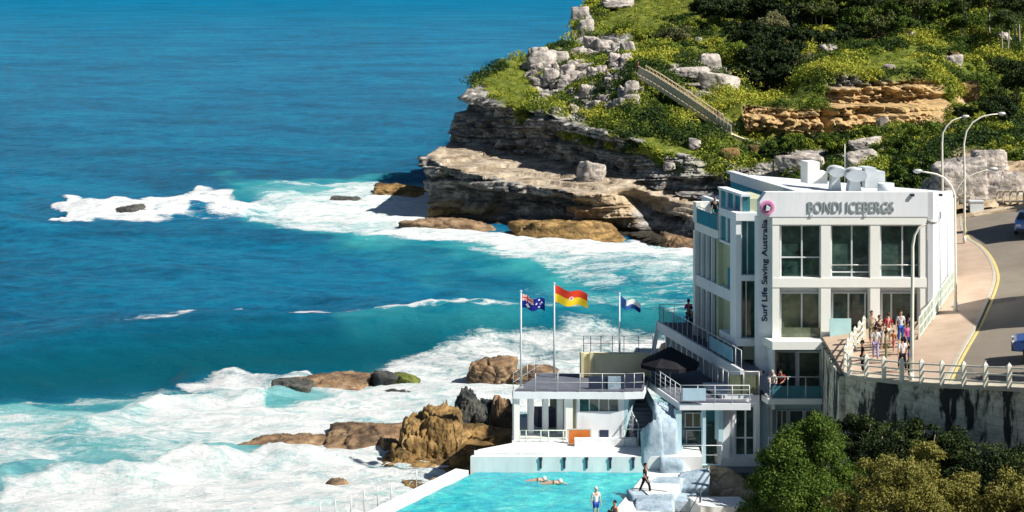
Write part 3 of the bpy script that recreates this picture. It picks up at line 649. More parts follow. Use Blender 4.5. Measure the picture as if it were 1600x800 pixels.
for i in range(len(WL) - 1):
    a, b = Vector(WL[i]), Vector(WL[i + 1])
    za, zb = zp(a.x, a.y) - .02, zp(b.x, b.y) - .02
    mb.hexa([(a.x, a.y - .3, 2), (b.x, b.y - .3, 2), (b.x, b.y + .3, 2), (a.x, a.y + .3, 2)], [(a.x, a.y - .3, za), (b.x, b.y - .3, zb), (b.x, b.y + .3, zb), (a.x, a.y + .3, za)])
    mc.hexa([(a.x, a.y - .42, za + .002), (b.x, b.y - .42, zb + .002), (b.x, b.y + .32, zb + .002), (a.x, a.y + .32, za + .002)], [(a.x, a.y - .42, za + .2), (b.x, b.y - .42, zb + .2), (b.x, b.y + .32, zb + .2), (a.x, a.y + .32, za + .2)])
a = Vector(WL[0]); za = zp(a.x, a.y)
mb.hexa([(a.x - .3, a.y - .28, 1), (a.x - .01, a.y - .28, 1), (a.x + .5, 99.2, 1), (a.x + .2, 99.2, 1)], [(a.x - .3, a.y - .28, za), (a.x - .01, a.y - .28, za), (a.x + .5, 99.2, za), (a.x + .2, 99.2, za)])
mb.build('masonry', M['retain'], root); mc.build('coping', M['kerb'], root)

# picket guard fence along the wall
fr_ = empty('guard_fence', WL[0], 'cream guard fence of square posts and three rails along the top of the retaining wall', 'fence')
def picket(p, h, w=.2):
    z = p[2]; mb = MB(); mb.box(p[0] - w / 2, p[0] + w / 2, p[1] - w / 2, p[1] + w / 2, z, z + h - .15)
    t = z + h; mb.add([(p[0] - w / 2, p[1] - w / 2, z + h - .15), (p[0] + w / 2, p[1] - w / 2, z + h - .15), (p[0] + w / 2, p[1] + w / 2, z + h - .15), (p[0] - w / 2, p[1] + w / 2, z + h - .15), (p[0], p[1], t)], [(0, 1, 4), (1, 2, 4), (2, 3, 4), (3, 0, 4)])
    mb.build('post', M['picket'], fr_)
fp = [gp(px, np.interp(px, [q[0] for q in wall_px], [q[1] for q in wall_px]) - 1, .1) for px in (1327, 1354, 1381, 1409, 1440, 1472, 1506, 1540, 1577, 1613, 1650, 1690)]
for p in fp: picket(p, 1.22)
ret = [gp(1321, 578, .1), gp(1325, 566, .1), gp(1330, 556, .1), gp(1336, 547, .1), gp(1343, 538, .1), gp(1350, 530, .1)]
for p in ret: picket(p, 1.3, .18)
rl = MB()
for seq in (fp, [fp[0]] + ret):
    for i in range(len(seq) - 1):
        for hz in (.28, .62, .96):
            a, b = Vector(seq[i]), Vector(seq[i + 1]); rl.beam(a + Vector((0, 0, hz)), b + Vector((0, 0, hz)), .05, .07)
rl.build('rail', M['picket'], fr_)

# ================================================================== ROCKS
def rock(name, px, py, wpx, hpx, Y, dep, mat, label, cat='rock', group=None, seed=0, sq=2.6, base=None, lean=0, amp=.30):
    """px,py = centre of its foot line in the picture; w/h in px at distance Y"""
    s = F / Y; rx, rz, ry = wpx / s / 2, hpx / s, dep / 2; cx_, cy_, cz_ = P(px, py, Y)
    nu, nv = (96, 54) if wpx > 45 else (44, 26)
    u = np.linspace(0, 2 * np.pi, nu, endpoint=False); t = np.linspace(0, np.pi, nv); U, T = np.meshgrid(u, t)
    D = np.stack([np.sin(T) * np.cos(U), np.sin(T) * np.sin(U), np.cos(T)], -1); rg = np.random.RandomState(seed * 7 + 5)
    n_ = [np.array(v, float) + rg.normal(0, .13, 3) for v in ((1, 0, 0), (-1, 0, 0), (0, 1, 0), (0, -1, 0), (0, 0, 1), (0, 0, -1))]; d_ = [rg.uniform(.88, 1.0) for _ in n_]
    for _ in range(11):
        v = rg.normal(0, 1, 3); n_.append(v); d_.append(rg.uniform(.9, 1.12) + .1 * (sq - 2.4))
    pw_ = 9 + sq * 3; acc = 0
    for v, dd in zip(n_, d_): v = v / np.linalg.norm(v); acc = acc + np.clip((D @ v) / dd, 0, None) ** pw_
    r_ = acc ** (-1 / pw_); q = D * r_[..., None]; sx = max(min(rx, ry, rz * 1.2), .3); o3 = seed * 13.7
    wv_ = np.stack([q[..., 0] * rx, q[..., 1] * ry, q[..., 2] * rz], -1) / sx
    f1 = fbm(wv_[..., 0] * 2.4 + o3, wv_[..., 1] * 2.4, wv_[..., 2] * 2.4, 5, seed, .62) - .5
    ly = wv_[..., 2] * 3.2 + o3 + f1; lf = ly - np.floor(ly); gr = sstep(.14, 0, lf) + .6 * (_h(np.floor(ly), np.zeros_like(ly), np.zeros_like(ly), seed) - .5)
    c_, e1, e2 = cells(wv_[..., 0] * 1.1 + o3, wv_[..., 1] * 1.1, wv_[..., 2] * 1.1, seed + 3)
    k = 1 + amp * (f1 * 1.0 - gr * .16 * (np.abs(D[..., 2]) < .9) + (c_ - .5) * .16 - sstep(.07, 0, e2 - e1) * .35)
    X, Yv, Z = q[..., 0] * rx * k, q[..., 1] * ry * k, q[..., 2] * rz * k; Z = np.where(Z > 0, Z, Z * .5)
    X = X + lean * np.clip(Z, 0, None)
    V = np.stack([cx_ + X, cy_ + Yv, cz_ + Z], -1).reshape(-1, 3)
    i = np.arange(nv - 1)[:, None] * nu; j = np.arange(nu)[None, :]; jj = (j + 1) % nu
    Fc = np.stack([i + j, i + nu + j, i + nu + jj, i + jj], -1).reshape(-1, 4)
    o = npmesh(name, V, Fc, M[mat], None, None, False)
    return tag(o, label, cat, group)
def seaY(py, z=0): return F * (H - z) / (py - YH)
tg = 'wave-washed rocks in the surf'
RK = [  # px, foot py, w, h, depth, mat, label, seed, squareness
 (500, 614, 150, 20, 5, 'brownrock', 'long low brown rock in the surf left of the green weedy rock', 3, 3.2),
 (455, 617, 62, 24, 4, 'darkrock', 'dark rounded left end boulder of the long low brown rock in the surf', 9, 3),
 (603, 602, 44, 21, 2.5, 'darkrock', 'small dark pointed rock just left of the green weedy rock', 4, 2.4),
 (632, 604, 50, 19, 3, 'greenrock', 'green weed-covered rock in the surf', 5, 2.4),
 (625, 624, 70, 16, 4, 'darkrock', 'flat dark wet rock slab below the green weedy rock', 6, 2.6),
 (770, 588, 80, 28, 4, 'brownrock', 'brown peaked rock in the white water behind the flagpoles', 7, 2.3),
 (835, 590, 78, 15, 4, 'brownrock', 'flat brown rock beside the leftmost flagpole', 8, 2.6),
 (455, 704, 150, 22, 4, 'brownrock', 'long low brown reef rock, left end of the reef running to the golden block', 10, 2.8),
 (575, 704, 140, 40, 5, 'brownrock', 'low brown reef rock joined to the left side of the tall golden block', 11, 3.0),
 (688, 728, 66, 90, 4, 'goldrock', 'tall golden rock block standing at the seaward corner of the pool', 12, 4.0),
 (650, 728, 58, 76, 4, 'goldrock', 'shorter golden rock block leaning on the left of the tallest one', 42, 3.6),
 (632, 736, 50, 40, 3, 'goldrock', 'pointed golden rock at the left foot of the golden blocks', 43, 2.4),
 (700, 736, 90, 22, 3, 'goldrock', 'flat golden ledge under the tallest golden block', 44, 3.0),
 (725, 742, 50, 34, 2, 'goldrock', 'broken golden rock between the tallest block and the pool corner', 45, 2.4),
 (690, 762, 44, 16, 2, 'goldrock', 'flat wet rock between the golden ledge and the pool wall', 46, 2.4),
 (612, 712, 40, 30, 3, 'brownrock', 'brown rock filling the gap left of the golden blocks', 47, 2.4),
 (736, 700, 52, 84, 3, 'darkrock', 'dark pointed boulder between the golden block and the pavilion', 13, 2.2),
 (782, 690, 44, 66, 3, 'brownrock', 'jumbled dark boulder against the left end of the pavilion', 14, 2.2),
 (764, 664, 30, 40, 3, 'darkrock', 'small dark rock in the notch between the pointed boulder and the pavilion', 48, 2.4),
 (760, 722, 110, 50, 4, 'goldrock', 'golden rock mass at the foot of the dark pointed boulder', 15, 2.8),
 (655, 735, 120, 26, 4, 'goldrock', 'low golden rock at the foot of the tall golden block', 16, 2.2),
 (665, 778, 62, 24, 2.5, 'goldrock', 'small golden rock beside the diagonal pool wall', 17, 2.2),
 (720, 752, 90, 24, 2.5, 'goldrock', 'golden rock wedged against the corner of the pool wall', 18, 2.4),
 (524, 768, 44, 20, 1.6, 'brownrock', 'small pointed rock alone in the foam at the bottom of the picture', 19, 2.2),
 (614, 764, 40, 7, 1.2, 'brownrock', 'tiny flat rock in the foam between the lone pointed rock and the pool wall', 20, 2.2),
 (332, 730, 62, 16, 3, 'darkrock', 'dark low rock almost covered by foam, leftmost in the inshore surf', 21, 2.0),
 (205, 338, 50, 17, 3, 'darkrock', 'dark reef rock under the breaking wave far left', 22, 2.4),
 (270, 327, 56, 9, 3, 'darkrock', 'thin dark reef rock in the breaking wave right of the larger one', 23, 2.4),
 (540, 320, 56, 14, 3, 'darkrock', 'low dark rock in the white water left of the flat golden rock', 24, 2.4),
 (622, 312, 84, 22, 5, 'goldrock', 'flat golden rock offshore of the cliff terrace', 25, 2.8),
 (700, 366, 160, 26, 7, 'brownrock', 'long brown rock shelf at the foot of the point', 26, 2.6),
 (888, 380, 190, 38, 8, 'goldrock', 'broad golden rock shelf below the pale cliff block', 27, 2.8),
 (1062, 398, 60, 28, 5, 'brownrock', 'brown rock in the surf just left of the clubhouse', 28, 2.4),
 (705, 342, 70, 26, 6, 'goldrock', 'ochre rock ledge under the left end of the terrace', 29, 3.0),
]
for (px, py, w_, h_, dep, mt_, lab, sd_, sq_) in RK:
    z0 = -.25; Yr = seaY(py, z0); rock('rock', px, py, w_, h_ * (1 + .0), Yr + dep * .35, dep, mt_, lab, 'rock', tg, sd_, sq_)
# pale boulders of the rockfall
bp = []
for k in range(190):
    for _ in range(30):
        px, py = random.uniform(818, 1012), random.uniform(66, 178)
        if inpoly(np.array([px]), np.array([py]), [(818, 105), (835, 84), (890, 80), (960, 56), (985, 58), (980, 100), (1012, 128), (1010, 165), (960, 172), (900, 186), (850, 172), (822, 140)])[0]: break
    if float(fbm(np.array([px / 26]), np.array([py / 16]), 0, 2, 44)[0]) < .65: bp.append((px, py))
HC = HV.reshape(-1, 3); 
hpx = 800 + HC[:, 0] / HC[:, 1] * F; hpy = YH + (H - HC[:, 2]) / HC[:, 1] * F
def ground_at(px, py):
    d = (hpx - px) ** 2 + (hpy - py) ** 2; d = d + (HC[:, 1] > 305) * 1e6; i = np.argsort(d)[:6]; return HC[i[np.argmin(HC[i, 1])]]
for k, (px, py) in enumerate(bp):
    g_ = ground_at(px, py); s = F / g_[1]; wv = random.choice([6, 7, 8, 10, 12, 15, 19, 26]); 
    rock('boulder', px, py + 3, wv, wv * random.uniform(.45, .8), g_[1] - .4, wv / s * random.uniform(.8, 1.2), 'boulder', 'pale weathered boulder in the jumbled rockfall on the point above the cliff', 'boulder', 'boulders of the rockfall', 100 + k, random.choice([2.4, 2.8, 3.2]), amp=.35)
for k, (px, py, w_, h_, lab, mt_) in enumerate([
   (846, 100, 44, 22, 'square pale block on the skyline at the left edge of the rockfall', 'boulder'), (872, 98, 34, 18, 'pale block just right of the square one on the skyline', 'boulder'),
   (908, 26, 30, 16, 'pale rock on the top left skyline of the headland', 'boulder'), (915, 50, 28, 20, 'pale rock below the one on the top left skyline', 'boulder'), (965, 8, 50, 14, 'pale flat rock at the very top of the headland', 'boulder'),
   (925, 282, 0, 0, '', ''), (1110, 110, 34, 28, 'pinkish boulder above the path in the green slope', 'boulder'), (1078, 118, 60, 14, 'flat rock slab above the stair path', 'boulder'), (1125, 138, 60, 22, 'broken pale rock ledge right of the stair path', 'boulder'),
   (922, 278, 46, 22, 'loose pale block lying on the sea terrace', 'boulder'),
   (1500, 300, 84, 50, 'large pinkish boulder beyond the road bend, behind the street lamps', 'boulder'), (1545, 262, 60, 30, 'pale rock topping the bank beyond the road bend', 'boulder'), (1565, 308, 70, 42, 'pale rock behind the wooden rail fence', 'boulder'),
   (1378, 205, 20, 22, 'small pale block fallen under the golden overhang', 'boulder'), (1515, 152, 34, 26, 'golden rock at the right end of the upper ledge', 'goldrock'), (1250, 262, 70, 22, 'grey rock above the clubhouse roof', 'boulder'), (1350, 232, 50, 16, 'pale flat rock in the scrub above the roof vents', 'boulder'), (1350, 262, 60, 26, 'greyish rock among the bushes above the roof vents', 'boulder')]):
    if w_ == 0: continue
    g_ = ground_at(px, py)
    if py > 270 and px > 1400: g_ = P(px, py, 138)
    s = F / g_[1]; rock('boulder', px, py, w_, h_, g_[1] - .5, w_ / s * .8, mt_, lab, 'boulder', None, 300 + k, 3.2, amp=.2)

for k in range(26):
    px, py = random.uniform(1030, 1590), random.choice([random.uniform(50, 108), random.uniform(214, 262)]); g_ = ground_at(px, py); s_ = F / g_[1]; wv = random.choice([14, 18, 22, 30])
    rock('boulder', px, py + 3, wv, wv * .5, g_[1] - .5, wv / s_, 'boulder' if k % 3 else 'goldrock', 'small rock outcrop half buried in the scrub of the headland slope', 'boulder', 'rock outcrops in the scrub', 700 + k, 3, amp=.3)
# ================================================================== POOL
PZ, DZ = 1.9, 2.75
m, nt, bs = newmat('pool_water'); v = coords(nt, (1, 1.6, 1)); f = math_(nt, 'ADD', math_(nt, 'MULTIPLY', noise(nt, v, .9, 6, .7, 1.2), .6), math_(nt, 'MULTIPLY', noise(nt, v, .18, 3, .6), .42))
nt.links.new(ramp(nt, f, [(.30, (.005, .18, .30)), (.45, (.015, .34, .42)), (.58, (.06, .54, .52)), (.74, (.40, .80, .72))]), bs.inputs['Base Color'])  # pale patches imitate caustic light within the water colour
bs.inputs['Roughness'].default_value = .12; bs.inputs['IOR'].default_value = 1.33; bump(nt, bs, noise(nt, v, 2.2, 5, .6, .6), .8, .12)
A = G(742, 738, PZ); Bq = G(1020, 738, PZ); Cq = G(585, 815, PZ); Dq = G(962, 805, PZ)
cl = Vector(Cq) + (Vector(Cq) - Vector(A)) * 2.2; dr = Vector(Dq) + (Vector(Dq) - Vector(Bq)) * 2.2
mb = MB(); nx = 60
pw = []; 
for j in range(61):
    l = Vector(A).lerp(cl, j / 60); r = Vector(Bq).lerp(dr, j / 60); pw += [l.lerp(r, i / 60) for i in range(61)]
pw = np.array([tuple(q) for q in pw]); pw[:, 2] += (fbm(pw[:, 0] * 1.2, pw[:, 1] * 1.2, 0, 3, 4) - .5) * .16
proot = empty('ocean_pool', Bq, 'white walled ocean swimming pool with turquoise water below the clubhouse', 'swimming pool')
npmesh('pool_surface', pw, grid_faces(61, 61), m, proot, None, True)
mb = MB()
# seaward wall, far end deck, near-side deck
def wallseg(mb, p, q, w, z0, z1, off=0):
    p, q = Vector(p), Vector(q); d = (q - p); d.z = 0; d.normalize(); n = Vector((-d.y, d.x, 0)); a = n * (off - w / 2); b = n * (off + w / 2)
    mb.hexa([(p.x + a.x, p.y + a.y, z0), (q.x + a.x, q.y + a.y, z0), (q.x + b.x, q.y + b.y, z0), (p.x + b.x, p.y + b.y, z0)], [(p.x + a.x, p.y + a.y, z1), (q.x + a.x, q.y + a.y, z1), (q.x + b.x, q.y + b.y, z1), (p.x + b.x, p.y + b.y, z1)])
wallseg(mb, Vector(A) + Vector((-.3, 0, 0)), cl, .8, -1.5, PZ + .1, -.45)
mb.build('seaward_wall', M['whitecon'], proot)
mb = MB(); x0 = G(735, 738, PZ)[0]; x1 = Bq[0] + 1.2
dk = [(x0, A[1] + .02), (x1 + 1.5, A[1] + .02), (x1 + 1.5, 103.2), (G(803, 690, DZ)[0] - .1, 103.2), (G(803, 700, DZ)[0] - .1, 100.4), (x0 + .4, A[1] + 1.5)]
mb.prism(dk, -1.5, DZ); mb.build('deck', M['whitecon'], proot)
mb = MB(); q0 = G(742, 701, DZ); q1 = G(858, 701, DZ)
mb.box(x0 + .2, G(850, 707, DZ)[0], A[1] + .25, A[1] + .7, DZ, DZ + .16); mb.build('bench_step', M['whitecon'], proot); mb = MB()
mb.box(G(898, 700, DZ)[0], G(995, 700, DZ)[0], 99.6, 100.0, DZ, DZ + .42)
mb.build('bench_step', M['whitecon'], proot)
mb = MB(); wallseg(mb, Vector(Bq) + Vector((0, 1, 0)), dr, 2.2, -1, PZ + .12, 1.15); mb.build('poolside_walk', M['whitecon'], proot)
for k, px in enumerate((845, 882, 917, 954, 990)):
    q = G(px, 716, DZ); mb = MB(); mb.box(q[0] - .06, q[0] + .06, A[1] - .04, A[1] + .015, PZ + .22, DZ - .2); mb.box(q[0] - .09, q[0] + .09, A[1] - .05, A[1] + .015, DZ - .19, DZ - .03); mb.build('lane_marker', M['darkrail'], proot)
# seaward pool fence: thin stanchions and chains
fr2 = empty('stanchion_fence', G(540, 798, 2.1), 'thin metal stanchions along the seaward pool wall at the bottom of the picture', 'fence'); prev = None; ch = MB()
for px, py in [(500, 818), (524, 812), (548, 805), (569, 797), (590, 791), (611, 786), (651, 764)]:
    p = Vector(G(px, py, 1.2)); mb = MB(); mb.tube([p + Vector((0, 0, -.6)), p + Vector((0, 0, 1.05))], .028, 6); mb.build('post', M['steel'], fr2)
    if prev is not None: ch.tube([prev + Vector((0, 0, .95)), (p + prev) / 2 + Vector((0, 0, .82)), p + Vector((0, 0, .95))], .012, 4)
    prev = p
ch.build('chain', M['steel'], fr2)

# white-washed rock stack between pavilion and clubhouse
for k, (px, py, w_, h_, Yq, dp, lab) in enumerate([(1040, 730, 40, 92, 98.9, 2.2, 'tallest whitewashed rock, between the dark stairs and the clubhouse room'), (1020, 736, 30, 74, 98.3, 1.4, 'narrow whitewashed rock at the foot of the dark stairs'), (1050, 748, 40, 34, 97.6, 1.6, 'squat whitewashed rock in front of the tallest one'),
   (1034, 764, 56, 16, 95.6, 1.6, 'low whitewashed rock beside the right side of the pool'), (1062, 788, 50, 14, 94.2, 1.4, 'broad whitewashed rock beside the square concrete block'), (1000, 792, 40, 22, 92.6, 1.6, 'small whitewashed rock at the pool edge'), (1085, 770, 50, 26, 96, 2.0, 'flat whitewashed rock left of the sandy patch'), (1020, 812, 60, 26, 91, 2.2, 'whitewashed rock at the bottom edge beside the pool')]):
    rock('painted_rock', px, py, w_, h_, Yq, dp, 'whiterock', lab, 'rock', 'whitewashed rocks beside the pool', 500 + k, 8.0, amp=.09)
for k, (px, py, w_, h_, Yq, dp, lab) in enumerate([(1120, 775, 100, 42, 97.0, 3, 'broad sandy orange rock below the white plinth'), (1150, 790, 70, 26, 95.5, 2.4, 'sandy rock at the foot of the cypress tree'), (1090, 752, 44, 16, 98.0, 1.6, 'small sandy rock under the low teal wall')]):
    rock('sandy_rock', px, py, w_, h_, Yq, dp, 'sandrock', lab, 'rock', None, 540 + k, 2.6, amp=.3)
mb = MB(); mb.pb(1017, 1052, 776, 840, -8, 1.6); tag(mb.build('concrete_block', M['whitecon']), 'square white concrete block at the bottom of the poolside', 'block')
mb = MB(); mb.pb(1095, 1175, 792, 850, -8, 1.8); tag(mb.build('concrete_block', M['whitecon']), 'long low white concrete ledge on the sandy rock below the clubhouse', 'block')
mb = MB(); p = Vector(G(1094, 796, 1.3)); mb.tube([p, p + Vector((0, 0, 1.0))], .05, 8); mb.tube([p + Vector((-.5, 0, 0)), p + Vector((-.1, 0, .7))], .02, 5); tag(mb.build('bollard', M['darkrail']), 'dark thin post standing on the sandy rock below the clubhouse', 'post')

# ================================================================== PAVILION
pav = empty('pavilion', P(803, 695, 101), 'small white flat-roofed changing pavilion with open columns beside the pool', 'pavilion')
b1 = 1.0
R1 = [G(802, 611, 5.55), G(976, 612, 5.55), G(1006, 611, 5.55), G(1016, 584, 5.55), G(905, 584, 5.55), G(845, 583, 5.55)]
mb = MB(); mb.prism([(q[0], q[1]) for q in R1], 5.12, 5.5); mb.build('roof', M['white'], pav)
mb = MB(); mb.prism([(q[0] + .05 * (1 if q[0] < 3 else -1), q[1] + .08) for q in R1], 5.502, 5.56); mb.build('roof_deck', M['slate'], pav)
mb = MB()
for a, b in ((803, 812),): mb.pb(a, b, 620, 697, b1, .35)
mb.build('column', M['cream'], pav)
for a, b, bb in ((826, 834, 2.2), (849, 857, 2.2), (872, 880, 2.2)):
    mb = MB(); mb.pb(a, b, 623 - 4, 690, bb, .3); mb.build('column', M['white'], pav)
mb = MB(); mb.pb(884, 895, 620, 697, b1, .35); mb.build('column', M['cream'], pav)
mb = MB(); mb.pb(802, 862, 611, 620.5, b1 - .06, .3); mb.pb(914, 976, 611, 619, b1 - .06, .3); mb.build('fascia', M['white'], pav)
mb = MB(); mb.pb(863, 913, 613, 620, b1 - .1, .2); mb.build('sign_board', M['darkrail'], pav)
mb = MB(); mb.pb(902, 975, 643, 697, b1 + .1, .3); mb.pb(967, 975, 620, 643, b1 + .1, .3); mb.pb(902, 906, 620, 643, b1 + .1, .3); mb.build('front_wall', M['white'], pav)
mb = MB(); mb.pb(906, 967, 623, 643, b1 + .25, .06); w1 = mb.build('window', M['glass'], pav)
mb = MB(); 
for px in (921, 936, 951): mb.pb(px - .8, px + .8, 623, 643, b1 + .2, .04)
mb.build('mullion', M['alu'], w1)
mb = MB(); mb.pb(895, 902, 620, 697, b1 + .6, .1); mb.build('inner_wall', M['sage'], pav); mb = MB(); mb.pb(860, 902, 620, 697, b1 + 4.2, .15); mb.build('inner_wall', M['sage'], pav)
mb = MB(); mb.pb(937, 951, 672, 697, b1 + .07, .05); mb.build('door', M['darkrail'], pav)
mb = MB(); q = P(975, 620, 101.1); q2 = P(1000, 605, 106.5)
mb.hexa([(q[0], 101.1, 2.6), (q[0] + .01, 101.1, 2.6), (q2[0] + .3, 106.5, 2.6), (q2[0], 106.5, 2.6)], [(q[0], 101.1, 5.12), (q[0] + .3, 101.1, 5.12), (q2[0] + .3, 106.5, 5.12), (q2[0], 106.5, 5.12)]); mb.build('side_wall', M['teal_wall'], pav)
mb = MB(); mb.box(P(805, 0, 101)[0], P(975, 0, 101)[0] + .2, 101.2, 106, 2.5, 2.8); mb.build('floor', M['concrete'], pav)
mb = MB(); mb.pb(840, 868, 640, 694, b1 + 2.6, .8); mb.build('locker', M['darkrail'], pav)
mb = MB()
for px in (812, 822, 845, 857, 880): p = Vector(P(px, 697, 100.6)); mb.tube([p, p + Vector((0, 0, .9))], .03, 6)
for hz in (.45, .88): p = Vector(P(812, 697, 100.6)); q = Vector(P(885, 697, 100.6)); mb.tube([p + Vector((0, 0, hz)), q + Vector((0, 0, hz))], .028, 6)
tag(mb.build('handrail', M['greenrail']), 'pale metal handrail in front of the open columns of the pavilion', 'railing')
mb = MB()
for px in (975, 997, 1010): p = Vector(P(px, 697, 99.6)); mb.tube([p, p + Vector((0, 0, .95))], .03, 6)
p = Vector(P(975, 697, 99.6)); q = Vector(P(1010, 697, 99.6)); mb.tube([p + Vector((0, 0, .93)), q + Vector((0, 0, .93))], .028, 6)
tag(mb.build('handrail', M['greenrail']), 'short pale handrail at the bottom of the dark stairs', 'railing')
bn = empty('banner', P(906, 697, 100.3), 'orange canvas banner hung on a frame in front of the pavilion', 'banner')
mb = MB(); mb.pb(889, 922, 672, 696, .2, .06); mb.build('canvas', M['orange'], bn); mb = MB(); mb.pb(887, 889, 670, 700, .2, .05); mb.pb(922, 924, 670, 700, .2, .05); mb.pb(889, 922, 670, 671.6, .2, .05); mb.build('frame', M['steel'], bn)
# roof terrace parapet block, rail and screen
pr = empty('parapet_block', P(910, 588, 105.2), 'ochre rendered parapet block on the back of the pavilion roof', 'wall')
mb = MB(); mb.pb(910, 1016, 553, 588, 4.3, .5); mb.build('wall', M['ochre'], pr); mb = MB(); mb.pb(908, 912, 551, 590, 4.0, .3); mb.pb(922, 926, 551, 588, 4.1, .2); mb.build('pilaster', M['ochre'], pr)
wf = empty('wire_fence', P(912, 553, 106.5), 'tall thin wire fence behind the ochre parapet', 'fence'); mb = MB()
for px in (912, 923, 939, 957, 975, 998, 1020): p = Vector(P(px, 560, 106.5)); mb.tube([p, p + Vector((0, 0, 1.35))], .022, 5)
mb.build('post', M['darkrail'], wf); mb = MB()
for hz in (.9, 1.33): mb.tube([Vector(P(912, 560, 106.5)) + Vector((0, 0, hz)), Vector(P(1020, 560, 106.5)) + Vector((0, 0, hz))], .014, 4)
mb.build('wire', M['darkrail'], wf)
tr_ = empty('terrace_railing', R1[0], 'slender railing round the slate roof deck of the pavilion', 'railing'); mb = MB(); seq = [Vector((q[0], q[1], 5.56)) for q in (R1[5], R1[0], R1[1], R1[2])]
for a, b in zip(seq[:-1], seq[1:]):
    n = max(2, int((b - a).length / 1.1))
    for k in range(n + 1): p = a.lerp(b, k / n); mb.tube([p, p + Vector((0, 0, 1.0))], .02, 5)
mb.build('post', M['steel'], tr_); mb = MB()
for a, b in zip(seq[:-1], seq[1:]):
    for hz in (.5, 1.0): mb.tube([a + Vector((0, 0, hz)), b + Vector((0, 0, hz))], .014, 4)
mb.build('wire', M['steel'], tr_)
mb = MB(); mb.pb(920, 975, 588, 611, 1.3, .03); mb.pb(975, 1003, 586, 611, 1.5, .03); mb.build('dark_panel', M['darkrail'], tr_)
mb = MB(); mb.pb(950, 970, 588, 611, 1.24, .03); mb.build('white_panel', M['whiterock'], tr_)

# ================================================================== STAIRS between pavilion and clubhouse
stt = empty('staircase', P(1010, 700, 99.5), 'shaded stone staircase climbing between the pavilion and the clubhouse', 'stairs')
mb = MB(); N = 18
for k in range(N):
    mb.ab(7.0, 8.75, -.3 + k * .42, -.3 + (k + 1) * .42, 1.5, DZ + .002 + (k + 1) * (5.4 - DZ) / N)
mb.build('steps', M['slate'], stt); mb = MB(); mb.ab(8.76, 9.0, -.3, 7.5, 1.5, DZ + .4, None, 5.9); mb.build('side_wall', M['teal_wall'], stt)
mb = MB()
for k in range(0, 8): p = Vector((7.05 - .25 * k, 99.8 + k, DZ + .2 + k * .37)); mb.tube([p, p + Vector((0, 0, .95))], .025, 5)
mb.tube([(7.05, 99.8, DZ + 1.15), (7.05 - 1.75, 106.8, DZ + 1.15 + 2.6)], .025, 5); mb.build('handrail', M['steel'], stt)

for (px, py, a, b_, lab) in ((1560, 470, 1.1, .6, 'a'), (1500, 590, .9, 1.6, 'b')):
    q = gp(px, py, .004); mb = MB(); pr_ = [(q[0] - a, q[1] - b_), (q[0] + a * .8, q[1] - b_ * .9), (q[0] + a, q[1] + b_ * .9), (q[0] - a * .9, q[1] + b_)]
    mb.prism([(x, y, zp(x, y) + .004) for x, y in pr_], -.002, 0); tag(mb.build('road_patch', M['roadpatch']), kind='structure')
# ================================================================== CLUBHOUSE
club = empty('clubhouse', (18, 100, 1), 'white multi-storey clubhouse with big glazed bays and rooftop vents above the pool', 'building')
def part(name, mat, fn, parent=None, bevel=0):
    mb = MB(); fn(mb); return mb.build(name, mat, parent if parent is not None else club, bevel=bevel)
RT = 16.86
# main masses (behind the front frames)
part('wall', M['white'], lambda m: (m.ab(14.5, 23.05, .95, 11, 4.9, 15.3), m.ab(14.7, 23.05, .52, .94, 11.52, 15.2)))
part('wall', M['teal_wall'], lambda m: m.ab(13.9, 19.0, .9, 12, .6, 4.9))
part('wall', M['teal_wall'], lambda m: m.ab(14.55, 18.6, .88, .94, 4.95, 8.0))
# front frame: posts and floor beams
for a, b in ((1207, 1218), (1283, 1298), (1360, 1375), (1438, 1449)):
    part('post', M['cream'], lambda m: m.pb(a, b, 345.5, 534.5, 0, .9, 0))
part('beam', M['cream'], lambda m: m.pb(1207, 1449, 338, 351, -.03, .9, 0)); part('beam', M['cream'], lambda m: m.pb(1207, 1449, 434.5, 449, -.03, .95, 0))
part('floor_slab', M['cream'], lambda m: m.pb(1207, 1322, 534, 546.5, -.9, 1.9))
part('floor_slab', M['white'], lambda m: m.pb(1322, 1449, 535, 548, 0, .9))
# windows of the two main storeys
def window(a, b, c, d, dep, glass, splits, parent=None, fw=2.0, frame='alu', rail=None):
    w_ = part('window', M[glass], lambda m: m.pb(a, b, c, d, dep, .05), parent)
    def fr(m):
        m.pb(a - .1, a + fw, c, d, dep - .08, .07); m.pb(b - fw, b + .1, c, d, dep - .08, .07); m.pb(a + fw, b - fw, c - .1, c + fw * .8, dep - .08, .07); m.pb(a + fw, b - fw, d - fw * .8, d + .1, dep - .08, .07)
        for s_ in splits: m.pb(s_ - fw * .5, s_ + fw * .5, c + fw * .8, d - fw * .8, dep - .085, .06)
        if rail: m.pb(a + fw, b - fw, rail - 1, rail + 1, dep - .09, .05)
    part('frame', M[frame], fr, w_); return w_
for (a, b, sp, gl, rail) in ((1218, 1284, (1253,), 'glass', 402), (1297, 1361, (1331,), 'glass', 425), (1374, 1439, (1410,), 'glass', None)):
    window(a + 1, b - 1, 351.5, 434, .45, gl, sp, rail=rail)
for (a, b, sp, gl) in ((1218, 1284, (1253,), 'reflglass'), (1299, 1361, (1326, 1352), 'glass'), (1376, 1439, (1393,), 'glass')):
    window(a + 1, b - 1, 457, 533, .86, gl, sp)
for a, b in ((1298, 1360), (1375, 1438)):
    part('balustrade', M['steel'], lambda m: m.tube([P(a, 414, 100.3), P(b, 414, 100.3)], .03, 6))
part('glass_balustrade', M['reflglass'], lambda m: m.pb(1221, 1283, 512, 534, .25, .03))
part('notice_board', M['panelblue'], lambda m: m.pb(1297, 1330, 498, 532, -.4, .06)) if 'panelblue' in M else None
